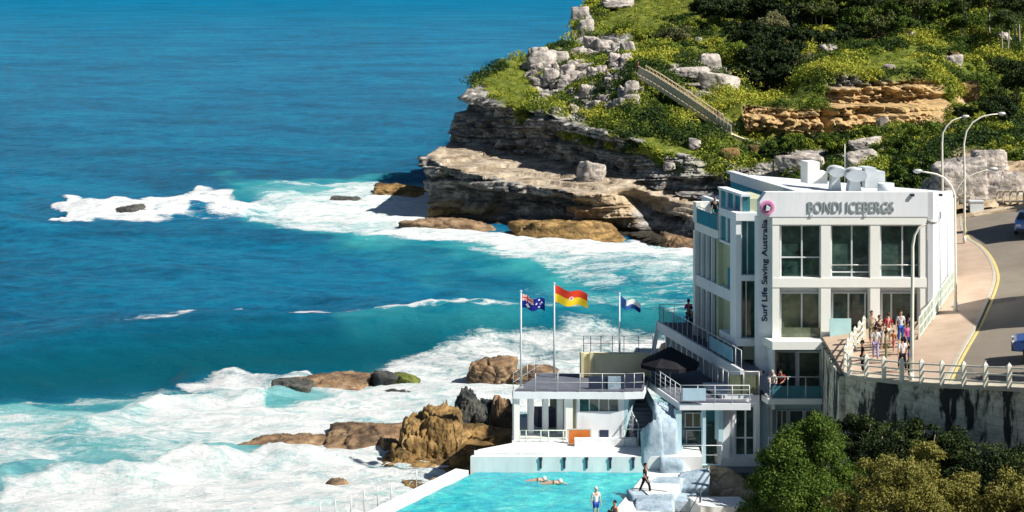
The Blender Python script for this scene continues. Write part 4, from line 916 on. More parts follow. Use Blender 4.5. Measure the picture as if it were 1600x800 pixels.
# parapet and roof
def parapet(m):
    z = lambda y, Y=100: H - (y - YH) * Y / F; xa = P(1197, 0, 100)[0]; xe = P(1449, 0, 100)[0]
    zt, zb = z(300), z(338.5); zm = z(311)
    # chamfered top left corner, flat front
    f = [(P(1187, 0, 100)[0], zb), (P(1187, 0, 100)[0], z(314)), (xa, zt), (xe, zt), (xe, zb)]; n = len(f)
    fr = [(x, 99.94, zz) for x, zz in f]; bk = [(x - .1, 100.4, zz) for x, zz in f]
    m.add(fr + bk, [tuple(range(n)), tuple(range(n, 2 * n))[::-1]] + [(i, (i + 1) % n, n + (i + 1) % n, n + i) for i in range(n)])
part('parapet', M['white'], parapet)
xe = P(1449, 0, 100)[0]; xf = P(1481, 0, 110)[0]
def sidew(m):
    m.hexa([(xe + .005, 99.95, 8.4), (xe + .3, 99.9, 8.4), (xf + .3, 110, 9.6), (xf, 110.1, 9.6)], [(xe + .005, 99.95, RT), (xe + .3, 99.9, RT), (xf + .3, 110, 15.72), (xf, 110.1, 15.72)])
part('wall', M['white'], sidew)
part('corner_pier', M['cream'], lambda m: m.beam((xf + .1, 109.9, 9.7), (xf + .1, 109.9, 15.3), .42))
part('roof', M['roof'], lambda m: m.hexa([(15.9, 100.42, 16.2), (xe - .01, 100.42, 16.2), (xf - .05, 110.0, 15.3), (13.5, 111.0, 16.2)], [(15.9, 100.42, 16.68), (xe - .01, 100.42, 16.68), (xf - .05, 110.0, 15.68), (13.5, 111.0, 16.68)]))
# angled plant screen at the back left of the roof
part('roof_screen', M['tglass'], lambda m: m.ab(16.22, 16.4, .6, 10.8, 15.3, 16.19)); part('roof_edge', M['roof'], lambda m: m.ab(16.05, 16.5, .5, 11.0, 16.69, 16.85))
part('roof_hatch', M['tglass'], lambda m: (m.ab(15.6, 16.05, 1.2, 2.2, 16.62, 16.68), m.ab(16.2, 16.6, 1.2, 2.2, 16.62, 16.68)))
for t_ in (.25, .62):
    part('downpipe', M['alu'], lambda m: m.tube([(xe + (xf - xe) * t_ + .38, 100 + 10 * t_ - .2, 9), (xe + (xf - xe) * t_ + .38, 100 + 10 * t_ - .2, 16.2 - t_)], .06, 6))
for px_, py_ in ((1196, 560), (1195, 610), (1268, 336.5), (1352, 336.5)):
    part('vent_cover', M['alu'], lambda m: m.pb(px_ - 2.5, px_ + 2.5, py_ - 2, py_ + 2, .36 if px_ < 1200 else -.1, .05))
# rooftop plant
def scoop(px, Yd, w_, h_):
    p = Vector(P(px, 286, Yd)); p.z = 16.5; r = empty('roof_vent', p, None, None)
    return p
def vent(px0, px1, top, Yd, two):
    p0 = P(px0, top, Yd); p1 = P(px1, top, Yd); zt = p0[2]; w_ = p1[0] - p0[0]; c = (p0[0] + p1[0]) / 2
    v_ = part('roof_vent', M['alu'], lambda m: m.hexa([(c - w_ * .33, Yd, 16.4), (c + w_ * .33, Yd, 16.4), (c + w_ * .33, Yd + .9, 16.4), (c - w_ * .33, Yd + .9, 16.4)], [(c - w_ * .2, Yd - .1, zt - .55), (c + w_ * .2, Yd - .1, zt - .55), (c + w_ * .2, Yd + .9, zt - .55), (c - w_ * .2, Yd + .9, zt - .55)]))
    def hood(m):
        n = 12; pr = [(math.cos(math.pi * (k / n) * 2), math.sin(math.pi * (k / n) * 2)) for k in range(n)]
        m.tube([(c, Yd - .55, zt - .42), (c, Yd - .1, zt - .34), (c, Yd + .6, zt - .36), (c, Yd + 1.1, zt - .5)], [w_ * .52, w_ * .56, w_ * .5, w_ * .3], 14)
    hd = part('hood', M['alu'], hood, v_)
    co = hd.data.vertices
    for q in co:
        wz = q.co.z + club.location.z; q.co.z = (zt - .4 + (wz - (zt - .4)) * .62) - club.location.z
    return v_
vent(1294, 1319, 257, 104.2, 0); vent(1320, 1352, 262, 103.6, 1)
part('roof_unit', M['cream'], lambda m: m.pb(1262, 1281, 253, 287, 4.5, 1.0)); part('roof_unit', M['cream'], lambda m: m.pb(1281, 1293, 268, 287, 4.6, .8))
part('roof_unit', M['alu'], lambda m: m.pb(1352, 1369, 262, 294, 3.2, 1.0)); part('roof_unit', M['alu'], lambda m: m.pb(1369, 1383, 268, 294, 3.2, 1.0))
part('roof_drum', M['alu'], lambda m: (lambda p: m.tube([(p[0], 102.6, 16.4), (p[0], 102.6, p[2])], [.48, .48], 16))(P(1384, 286, 102.6)))
part('mast', M['steel'], lambda m: m.tube([P(1320, 286, 105), P(1320, 225, 105)], .03, 5))
part('camera_dome', M['darkrail'], lambda m: (m.pb(1424, 1429, 303, 307, -.2, .15), m.pb(1469, 1473, 303, 307, 1.2, .2)))
# lettering
def text(txt, font_h, depth, mat, parent, mtx, name='lettering', bold=.0):
    cu = bpy.data.curves.new(name, 'FONT'); cu.body = txt; cu.size = 1; cu.extrude = depth; cu.offset = bold; cu.align_x = 'LEFT'
    ob = bpy.data.objects.new('tmp', cu); COL.objects.link(ob); dg = bpy.context.evaluated_depsgraph_get(); me = bpy.data.meshes.new_from_object(ob.evaluated_get(dg)); bpy.data.objects.remove(ob)
    me.materials.clear(); me.materials.append(mat)
    co = np.array([v.co[:] for v in me.vertices]); x0, x1 = co[:, 0].min(), co[:, 0].max(); y0, y1 = co[:, 1].min(), co[:, 1].max()
    w_, h_ = mtx[2], mtx[3]
    me.transform(Matrix.Translation((-x0, -y0, 0))); me.transform(Matrix.Diagonal((w_ / (x1 - x0), h_ / (y1 - y0), 1, 1)))
    me.transform(mtx[0]); return link(name, me, parent)
pa = P(1263, 332, 99.9); pb_ = P(1397, 315, 99.9)
M['letters'] = mottled('shadow_grey_letters', (.27, .32, .32), (.38, .43, .43), 4, .4, .5)  # grey of the pale letters' shadows is put into their colour
text('BONDI ICEBERGS', .5, .02, M['letters'], club, (Matrix.Translation(pa) @ Matrix.Rotation(math.radians(90), 4, 'X'), None, pb_[0] - pa[0], pb_[2] - pa[2]), 'sign_lettering', .0)
M['navytext'] = mottled('navy_lettering', (.01, .02, .06), (.02, .04, .10), 4, .5, .3)
# vertical strip wall with lettering
part('wall', M['white'], lambda m: m.pb(1185.5, 1206.8, 339, 752, .42, .6))
pt = P(1201.5, 502, 100.40); pt2 = P(1190, 343, 100.40)
rot = Matrix.Translation(pt) @ Matrix.Rotation(math.radians(90), 4, 'X') @ Matrix.Rotation(math.radians(90), 4, 'Z')
text('Surf Life Saving Australia', .3, .012, M['navytext'], club, (rot, None, pt2[2] - pt[2], pt[0] - pt2[0]), 'vertical_lettering', .02)
def disc(m, r, y, n=28, c=P(1198.5, 324, 100)):
    m.tube([(c[0], y, c[2]), (c[0], y - .04, c[2])], [r, r], n)
M['pink'] = mottled('pink_emblem', (.62, .16, .38), (.74, .26, .50), 4, .5, .3); M['pinkl'] = mottled('pale_pink_emblem', (.80, .50, .66), (.86, .60, .74), 4, .5, .3)
part('left_parapet', M['white'], lambda m: m.ab(14.3, 16.2, .45, .6, 15.31, 16.0))
em = part('emblem', M['pinkl'], lambda m: disc(m, .43, 99.92)); part('ring', M['pink'], lambda m: disc(m, .36, 99.875), em); part('centre_disc', M['navytext'], lambda m: disc(m, .22, 99.83), em)
cc = P(1198.5, 324, 100); part('figure', M['whitecon'], lambda m: m.add([(cc[0] - .10, 99.785, cc[2] - .17), (cc[0] + .12, 99.785, cc[2] - .15), (cc[0] + .17, 99.785, cc[2] + .03), (cc[0] - .05, 99.785, cc[2] + .19), (cc[0] - .10, 99.77, cc[2] - .17), (cc[0] + .12, 99.77, cc[2] - .15), (cc[0] + .17, 99.77, cc[2] + .03), (cc[0] - .05, 99.77, cc[2] + .19)], [(0, 1, 2, 3), (7, 6, 5, 4), (0, 4, 5, 1), (1, 5, 6, 2), (2, 6, 7, 3), (3, 7, 4, 0)]), em)
# lower balcony (just above the tree)
part('wall', M['white'], lambda m: (m.pb(1206.9, 1211, 547, 640, -.3, 1.1)))
window(1211, 1245, 549, 612, .80, 'glass', ()); w_ = window(1246, 1284, 549, 616, .76, 'reflglass', (), fw=3, frame='white')
part('balcony_slab', M['cream'], lambda m: m.pb(1200, 1290, 623, 632, -1.3, 2.1))
part('downpipe', M['tglass'], lambda m: m.tube([P(1294, 550, 100.7), P(1294, 640, 100.7)], .06, 6))
def blc(m):
    for px in (1203, 1231, 1259, 1288): m.tube([P(px, 623, 98.8), P(px, 589, 98.8)], .03, 6)
    m.tube([P(1201, 589, 98.8), P(1290, 589, 98.8)], .035, 6)
br_ = part('balcony_rail', M['steel'], blc); part('glass_panel', M['tglass'], lambda m: m.pb(1207, 1286, 603, 622, -1.2, .02), br_)
window(1213, 1231, 641, 676, .82, 'reflglass', (1222,), fw=1.5); window(1233, 1256, 641, 676, .82, 'glass', (), fw=1.5); window(1258, 1275, 641, 700, .82, 'reflglass', (), fw=1.5)
part('wall', M['teal_wall'], lambda m: m.pb(1290, 1322, 547, 700, .3, .6))
part('balustrade', M['greenrail'], lambda m: (m.tube([P(1200, 684, 98.9), P(1245, 684, 98.9)], .04, 6), m.tube([P(1201, 684, 98.9), P(1201, 720, 98.9)], .04, 6)))
# lower left room of the front
part('wall', M['white'], lambda m: (m.pb(1128, 1140, 617, 718, -.5, 3.0), m.pb(1140, 1187, 617, 633, -.5, 3.0), m.pb(1181, 1187, 633, 718, -.5, 3.0)))
part('plinth', M['whitecon'], lambda m: m.pb(1126, 1188, 715, 765, -.62, 3.0))
window(1148, 1181, 634, 712, -.1, 'glass', (1165,), fw=2.4, frame='white', rail=684); part('wall', M['white'], lambda m: m.pb(1140, 1148, 633, 715, -.3, .5))
def rail(a, b, zt, name='railing', step=1.0, mat='steel', r=.024, h=1.0, bars=0, parent=club):
    mb = MB(); a, b = Vector(a), Vector(b); n = max(1, round((b - a).length / step))
    for k in range(n + 1): p = a.lerp(b, k / n); mb.tube([p, p + Vector((0, 0, h))], r, 5)
    mb.tube([a + Vector((0, 0, h)), b + Vector((0, 0, h))], r * 1.1, 6)
    for j in range(bars): t = h * (j + 1) / (bars + 1); mb.tube([a + Vector((0, 0, t)), b + Vector((0, 0, t))], r * .5, 4)
    return mb.build(name, M[mat], parent)
r_ = rail(P(1138, 616, 99.4), P(1186, 616, 99.4), 0, step=.85, h=1.25); part('glass_panel', M['reflglass'], lambda m: m.pb(1140, 1185, 586, 615, -.55, .02), r_)
rail(P(1138, 616, 99.4), (P(1138, 616, 99.4)[0] - .6, 101.8, P(1138, 616, 99.4)[2]), 0, step=.85, h=1.25)
# left projecting bay
part('bay_frame', M['white'], lambda m: (m.pb(1150, 1158, 345, 530, 1.5, .9), m.pb(1150, 1186, 333, 345, 1.4, 2.6), m.pb(1158, 1186, 430, 438.5, 1.45, .9), m.pb(1150, 1186, 529, 541, 1.4, 2.6)))
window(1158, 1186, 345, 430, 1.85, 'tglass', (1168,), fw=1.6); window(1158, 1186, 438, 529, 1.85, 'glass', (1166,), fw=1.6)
# receding sea-side wing
part('side_wall', M['sage'], lambda m: m.ab(13.75, 15.4, 2.3, 9.4, 7.0, 13.4)); part('side_wall', M['sage'], lambda m: m.ab(14.1, 15.4, 2.3, 5.5, 13.4, 16.2))
part('storey_band', M['white'], lambda m: m.ab(13.45, 15.3, 2.2, 9.42, 10.1, 10.75)); part('storey_band', M['cream'], lambda m: m.ab(13.5, 15.3, 5.5, 9.42, 13.402, 13.9))
up = part('upper_glazing', M['tglass'], lambda m: m.ab(13.66, 14.05, 2.0, 5.5, 13.45, 16.35)); part('fin', M['white'], lambda m: [m.ab(13.56, 13.66, b, b + .1, 13.45, 16.35) for b in (2.1, 3.2, 4.3, 5.4)], up); part('sill', M['white'], lambda m: (m.ab(13.52, 14.05, 1.9, 5.55, 13.3, 13.44), m.ab(13.5, 14.05, 1.9, 5.55, 16.36, 16.5)), up)
part('corner_column', M['cream'], lambda m: m.ab(13.42, 13.8, 9.1, 9.45, 7.0, 13.4)); part('corner_column', M['sage'], lambda m: m.ab(13.46, 13.75, 5.35, 5.65, 7.0, 13.4))
for z0, z1 in ((10.76, 13.38), (7.0, 10.08)):
    for b in (5.75, 6.65, 7.55, 8.4):
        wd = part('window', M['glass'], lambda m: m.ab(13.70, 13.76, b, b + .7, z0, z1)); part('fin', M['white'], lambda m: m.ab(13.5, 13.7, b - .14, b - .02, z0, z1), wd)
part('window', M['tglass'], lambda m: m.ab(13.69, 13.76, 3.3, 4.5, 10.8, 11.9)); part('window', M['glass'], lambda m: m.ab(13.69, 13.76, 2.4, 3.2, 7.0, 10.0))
# roof terrace of the wing
part('terrace_wall', M['cream'], lambda m: (m.ab(13.42, 15.0, 9.2, 9.45, 13.9, 15.15), m.ab(13.42, 13.7, 8.9, 9.2, 13.9, 15.15)))
part('glass_balustrade', M['tglass'], lambda m: m.ab(13.46, 13.49, 5.6, 8.9, 13.92, 14.8)); rail((13.5 - 1.4, 105.6, 13.9), (13.5 - 2.2, 108.9, 13.9), 0, step=1.1)
# long sea terrace with its white edge beam
part('terrace_deck', M['slate'], lambda m: (m.ab(12.75, 13.8, -.4, 13.4, 6.7, 6.98), m.ab(13.8, 17, 9.5, 13.4, 6.7, 6.98)))
part('edge_beam', M['white'], lambda m: m.ab(12.55, 12.74, -.5, 13.5, 6.5, 7.05)); part('raking_post', M['white'], lambda m: m.beam((12.65 - 3.37, 113.5, 6.9), (12.2 - 3.4, 113.6, 4.2), .25))
q = lambda a, b, z: (a - .25 * b, 100 + b, z)
rail(q(12.65, -.4, 7.05), q(12.65, 13.4, 7.05), 0, 'terrace_rail', .9, 'alu', .022, 1.05, 0); part('rail_bars', M['darkrail'], lambda m: [m.tube([q(12.66, b, 7.05), q(12.66, b, 8.05)], .013, 4, False) for b in np.arange(-.3, 13.3, .16)])
rail(q(12.65, 13.4, 7.05), q(16.5, 13.4, 7.05), 0, 'terrace_rail', .9, 'alu', .022, 1.05, 3)
part('banner', M['bannerblue'], lambda m: m.ab(12.52, 12.54, .6, 4.2, 7.25, 8.0)) if 'bannerblue' in M else None
part('wall', M['teal_wall'], lambda m: m.ab(13.25, 14.4, .2, 13, 1.0, 6.5)); part('terrace_soffit', M['white'], lambda m: m.ab(12.76, 13.24, .2, 13.2, 6.3, 6.68))
for b in np.arange(.1, 13.2, .95):
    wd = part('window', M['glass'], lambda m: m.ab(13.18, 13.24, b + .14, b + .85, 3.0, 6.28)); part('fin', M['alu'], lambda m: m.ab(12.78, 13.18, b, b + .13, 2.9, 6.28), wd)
part('wall', M['darkrail'], lambda m: m.ab(12.9, 14.0, -.3, .15, 5.3, 6.9))
# lower terrace and the room under it
part('terrace_deck', M['white'], lambda m: m.ab(8.85, 12.75, -1.5, 8.0, 5.05, 5.4)); part('terrace_floor', M['slate'], lambda m: m.ab(8.95, 12.7, -1.4, 7.95, 5.402, 5.43))
rail(q(8.9, -1.45, 5.4), q(8.9, 6, 5.4), 0, 'terrace_rail', .9, 'alu', .022, 1.0, 3); rail(q(8.9, -1.45, 5.4), q(12.7, -1.45, 5.4), 0, 'terrace_rail', .9, 'alu', .022, 1.0, 3)
M['signblue'] = mottled('pale_blue_sign', (.40, .56, .66), (.50, .66, .76), 3, .5, .3)
sb = part('sign_board', M['signblue'], lambda m: m.pb(1067, 1103, 607, 626, -1.62, .05))
ta = P(1070, 616, 98.35); tb = P(1100, 610, 98.35); text('POOL CAFE', .3, .006, M['navytext'], sb, (Matrix.Translation(ta) @ Matrix.Rotation(math.radians(90), 4, 'X'), None, tb[0] - ta[0], tb[2] - ta[2]), 'lettering') if False else None
part('column', M['teal_wall'], lambda m: (m.pb(1056, 1065, 641, 760, -1.4, .35), m.pb(1098, 1103, 641, 728, -1.3, .2)))
part('wall', M['tglass'], lambda m: m.pb(1065, 1130, 641, 727, .4, .3)); window(1070, 1096, 645, 668, .3, 'reflglass', (1083,), fw=1.5); window(1072, 1100, 672, 700, .3, 'glass', (), fw=1.5)
part('door', M['glass'], lambda m: m.pb(1106, 1120, 660, 727, .3, .06)); part('wall', M['teal_wall'], lambda m: m.pb(1123, 1130, 628, 690, -1.0, .6))
part('ground_floor', M['slate'], lambda m: m.ab(8.9, 13.6, -1.9, 1.2, .9, 1.72)); part('low_wall', M['teal_wall'], lambda m: m.pb(1062, 1128, 727, 760, -1.95, .3))
rail(P(1066, 726, 98.1), P(1128, 726, 98.1), 0, 'terrace_rail', .9, 'alu', .022, 1.05, 1)
# emblem sign etc done; entrance ramp fence right of the building
ef = empty('ramp_fence', gp(1434, 528), 'pale green panelled fence running up the footpath beside the right wall of the clubhouse', 'fence')
A0, A1 = Vector(gp(1436, 530, .14)), Vector(gp(1494, 446, .14)); n = 11; tpm = MB()
for k in range(n + 1):
    p = A0.lerp(A1, k / n); mb = MB(); mb.box(p.x - .04, p.x + .04, p.y - .04, p.y + .04, p.z, p.z + 1.15); mb.build('post', M['picket'], ef)
for hz in (.12, .6, 1.13): tpm.beam(A0 + Vector((0, 0, hz)), A1 + Vector((0, 0, hz)), .05, .07)
tpm.build('rail', M['greenrail'], ef); mb = MB()
for k in range(66): p = A0.lerp(A1, (k + .5) / 66); mb.beam(p + Vector((0, 0, .12)), p + Vector((0, 0, 1.1)), .025)
mb.build('bars', M['greenrail'], ef)

# ================================================================== UMBRELLA, FLAGS, LAMPS
um = empty('market_umbrella', (P(1047, 600, 103.5)[0], 103.5, 5.43), 'large black canvas umbrella open on the lower terrace', 'umbrella')
ux, uy = P(1047, 600, 103.5)[0], 103.5; zt = P(1047, 541, 103.5)[2]; zb = P(1047, 566, 103.5)[2]
mb = MB(); ring = [(ux + 1.75 * math.cos(k * math.pi / 4 + .2), uy + 1.75 * math.sin(k * math.pi / 4 + .2), zb - (.0 if k % 2 else .05)) for k in range(8)]; ring2 = [(x, y, z - .22) for x, y, z in ring]
mb.add([(ux, uy, zt)] + ring + ring2, [(0, 1 + k, 1 + (k + 1) % 8) for k in range(8)] + [(1 + k, 9 + k, 9 + (k + 1) % 8, 1 + (k + 1) % 8) for k in range(8)]); mb.build('canopy', M['black'], um)
mb = MB(); mb.tube([(ux, uy, 5.4), (ux, uy, zt + .1)], .04, 8); mb.build('pole', M['alu'], um); mb = MB(); mb.tube([(ux, uy, 5.43), (ux, uy, 5.53)], [.4, .36], 14); mb.build('base', M['darkrail'], um)
fc = {k: mottled(k + '_flag_cloth', tuple(c_ * .8 for c_ in c), c, 2, .7, .1) for k, c in dict(red=(.72, .06, .03), yellow=(.88, .62, .03), navy=(.012, .02, .22), white=(.8, .8, .8), orange=(.80, .20, .03), blue=(.04, .12, .38)).items()}
def flag(px, ptop, pbot, Y, kind, w_, h_, droop, lab, ftop, ph):
    base = Vector(P(px, pbot, Y)); top = Vector(P(px, ptop, Y))
    r = empty('flagpole', base, lab[0], 'flagpole', 'flagpoles on the pavilion roof'); mb = MB(); mb.tube([base, base.lerp(top, .5), top], [.07, .055, .035], 8); mb.build('pole', M['alu'], r)
    mb = MB(); mb.ball(top, .07); mb.build('finial', M['alu'], r); mb = MB(); mb.box(base.x - .14, base.x + .14, base.y - .14, base.y + .14, base.z, base.z + .06); mb.build('base_plate', M['steel'], r)
    nu, nv = 56, 32; U, V_ = np.meshgrid(np.linspace(0, 1, nu + 1), np.linspace(0, 1, nv + 1)); z0 = P(px, ftop, Y)[2]
    X = base.x + .06 + U * w_ * .96; Z = z0 - V_ * h_ * (1 - .18 * U) - droop * (U ** .8) + .07 * np.sin(U * 9 + ph) ; Yy = Y + .16 * np.sin(U * 8 + V_ * 1.4 + ph) * (U ** .5 + .05)
    V3 = np.stack([X, Yy, Z], -1).reshape(-1, 3); o = npmesh('flag', V3, grid_faces(nv + 1, nu + 1), fc['navy'], None, None, True)
    for k in ('red', 'yellow', 'white', 'orange', 'blue'): o.data.materials.append(fc[k])
    ix = dict(navy=0, red=1, yellow=2, white=3, orange=4, blue=5); mi = []
    star = lambda u, v, cx_, cy_, r_: (abs(u - cx_) * 1.8) ** .8 + (abs(v - cy_)) ** .8 < r_ ** .8
    for j in range(nv):
        for i in range(nu):
            u, v = (i + .5) / nu, (j + .5) / nv; c = 'navy'
            if kind == 'ensign':
                if u < .5 and v < .5:
                    uu, vv = u * 2, v * 2; c = 'navy'; dg = min(abs(uu - vv), abs(uu + vv - 1))
                    if dg < .16: c = 'white'
                    if dg < .06: c = 'red'
                    if abs(uu - .5) < .14 or abs(vv - .5) < .2: c = 'white'
                    if abs(uu - .5) < .08 or abs(vv - .5) < .11: c = 'red'
                elif star(u, v, .25, .76, .2) or star(u, v, .75, .2, .1) or star(u, v, .75, .82, .1) or star(u, v, .63, .46, .1) or star(u, v, .87, .42, .1) or star(u, v, .8, .58, .06): c = 'white'
            elif kind == 'surf':
                c = 'red' if v < .5 else 'yellow'; d = math.hypot((u - .5) * 1.8, v - .5)
                if d < .13: c = 'white'
                if d < .07: c = 'red'
            else:
                c = 'blue' if (u < .28 or v > .62 - .1 * u) else 'white'
                if u > .75 and v > .5: c = 'navy'
            mi.append(ix[c])
    o.data.polygons.foreach_set('material_index', np.array(mi, dtype=np.int32)); tag(o, lab[1], 'flag')
flag(814, 455, 606, 101.6, 'ensign', 1.35, .78, .30, ('leftmost flagpole, carrying the dark blue national flag', 'dark blue national ensign with union canton and white stars'), 460, .4)
flag(866, 443, 592, 104.2, 'surf', 1.95, .98, .42, ('tallest middle flagpole, carrying the red and yellow flag', 'red over yellow surf rescue flag with a small round emblem'), 447, 1.2)
flag(968, 459, 588, 104.4, 'club', 1.20, .62, .34, ('rightmost flagpole, carrying the faded blue and white flag', 'small blue and white club flag on the rightmost pole'), 463, 2.2)

def lamp(lab, pts, Y, base_dz=0, double=None, r=.075, group='street lamps by the road'):
    w3 = [Vector(P(a, b, Y)) for a, b in pts]; root = empty('street_lamp', w3[0], lab, 'street lamp', group)
    mb = MB(); n = len(w3); mb.tube(w3, [r * (1.15 - .65 * k / (n - 1)) for k in range(n)], 8); mb.build('pole', M['picket'], root)
    arms = [w3] 
    if double: d3 = [Vector(P(a, b, Y)) for a, b in double]; mb = MB(); mb.tube(d3, [r * .6, r * .55, r * .5, r * .45, r * .42][:len(d3)] + [r * .42] * max(0, len(d3) - 5), 8); mb.build('arm', M['picket'], root); arms.append(d3)
    for a in arms:
        e = a[-1]; d = (a[-1] - a[-2]).normalized(); mb = MB(); mb.ball(e + d * .22, .26, 10, 6, (1.1, .55, .45)); hd = mb.build('lamp_head', M['steel'], root)
        mb = MB(); mb.ball(e + d * .22 - Vector((0, 0, .07)), .17, 8, 5, (1.1, .6, .4)); mb.build('lens', M['white'], hd)
    mb = MB(); mb.tube([w3[0], w3[0] + Vector((0, 0, .5))], r * 1.5, 8); mb.build('base', M['picket'], root)
q = gp(1507, 380, .13); lamp('tall curved street lamp on the footpath corner, rightmost and arcing right', [(1507, 380), (1507, 330), (1507, 270), (1506, 225), (1510, 205), (1520, 191), (1535, 182), (1550, 179), (1560, 178)], q[1])
q = gp(1493, 486, .13); lamp('two-armed street lamp beside the corner pier of the clubhouse', [(1493, 486), (1493, 420), (1492, 340), (1492, 305), (1486, 290), (1476, 278), (1463, 272), (1447, 269), (1440, 268)], q[1], double=[(1492, 308), (1497, 292), (1508, 279), (1524, 271), (1540, 266), (1546, 265)])
q = gp(1425, 598, .13); lamp('slender street lamp on the plaza in front of the right-hand window bay', [(1424, 598), (1425, 520), (1426, 420), (1426, 385), (1429, 368), (1436, 356), (1445, 351), (1450, 349)], q[1] + .3, r=.085)
lamp('far curved street lamp rising behind the clubhouse roof', [(1472, 345), (1472.5, 290), (1472, 225), (1473, 208), (1479, 197), (1489, 188), (1500, 184), (1504, 183)], 128)

# wooden rail fences at the road bend
def rail_fence(pts, Y, lab):
    w3 = [Vector(gp(a, b)) for a, b in pts]; r = empty('rail_fence', w3[0], lab, 'fence'); rl = MB()
    for p in w3: mb = MB(); mb.box(p.x - .08, p.x + .08, p.y - .08, p.y + .08, p.z - .3, p.z + 1.1); mb.build('post', M['wood'], r)
    for a, b in zip(w3[:-1], w3[1:]):
        for hz in (.3, 1.02): rl = MB(); rl.beam(a + Vector((0, 0, hz)), b + Vector((0, 0, hz)), .06, .13); rl.build('rail', M['wood'], r)
    return r
rail_fence([(1558, 321), (1568, 321), (1579, 321), (1590, 321), (1600, 321), (1612, 321), (1630, 321)], 132, 'weathered timber rail fence at the far end of the road')
rail_fence([(1487, 331), (1496, 331), (1507, 331), (1517, 330)], 128, 'short timber rail fence behind the street lamps')
bx = MB(); p = gp(1525, 331); bx.box(p[0] - .5, p[0] + .5, p[1] - .3, p[1] + .3, p[2], p[2] + .75); bx.box(p[0] - .55, p[0] + .55, p[1] - .35, p[1] + .35, p[2] + .752, p[2] + .85); tag(bx.build('utility_box', M['alu']), 'small pale grey utility box beside the short timber fence', 'box')

# ================================================================== STAIR PATH ON THE HEADLAND
sp_ = [(998, 112), (1020, 124), (1045, 140), (1070, 156), (1095, 173), (1120, 190), (1143, 205), (1165, 213), (1190, 221)]
pth = [Vector(P(a, b + 5, np.interp(a, [998, 1060, 1120, 1190], [219.5, 215.0, 211.3, 208.8]))) for a, b in sp_]
pr = empty('cliff_path', pth[0], 'pale fenced stair path descending the green headland slope', 'path'); mb = MB(); mr = MB(); mp_ = MB(); mk = MB()
for a, b in zip(pth[:-1], pth[1:]):
    d = (b - a); d.z = 0; d.normalize(); nrm = Vector((-d.y, d.x, 0)); nrm = nrm if nrm.y > 0 else -nrm
    o = nrm * 1.4; z = Vector((0, 0, 1)); mb.hexa([a - z * .5, b - z * .5, b + o - z * .5, a + o - z * .5], [a, b, b + o, a + o])
    for side in (0, 1):
        s_ = o * side
        if a.x > pth[6].x - .1: continue
        for hz in (.15, .55, 1.0): mr.beam(a + s_ + z * hz, b + s_ + z * hz, .08, .12)
        for k in range(4): p = a.lerp(b, k / 4) + s_; mp_.beam(p - z * .2, p + z * 1.12, .12)
    if a.x < pth[6].x - .1:
        for k in range(20): p = a.lerp(b, (k + .5) / 20); mk.beam(p + z * .05, p + z * 1.0, .09)
mb.build('walkway', M['wood'], pr); mr.build('rails', M['wood'], pr); mp_.build('posts', M['wood'], pr); mk.build('pickets', M['wood'], pr)
# ================================================================== PEOPLE
skins = {k: mottled(k, tuple(c * .85 for c in v), v, 3, .6, .3) for k, v in dict(skin_fair=(.55, .34, .24), skin_tan=(.42, .24, .15), skin_dark=(.22, .12, .07)).items()}
cloth = {}
def clothmat(n, c):
    if n not in cloth: cloth[n] = mottled(n + '_cloth', tuple(x * .75 for x in c), c, 5, .85, .1)
    return cloth[n]
def skin_mesh(verts, edges, rad, mat, name, parent, sub=1):
    me = bpy.data.meshes.new('t'); me.from_pydata(verts, edges, []); ob = bpy.data.objects.new('t', me); COL.objects.link(ob)
    md = ob.modifiers.new('s', 'SKIN'); md.use_smooth_shade = True
    for i, r in enumerate(rad): me.skin_vertices[0].data[i].radius = (r, r) if not isinstance(r, tuple) else r
    me.skin_vertices[0].data[0].use_root = True
    m2 = ob.modifiers.new('u', 'SUBSURF'); m2.levels = sub; m2.render_levels = sub
    dg = bpy.context.evaluated_depsgraph_get(); dg.update(); out = bpy.data.meshes.new_from_object(ob.evaluated_get(dg)); bpy.data.objects.remove(ob); bpy.data.meshes.remove(me)
    out.materials.clear(); out.materials.append(mat); return out
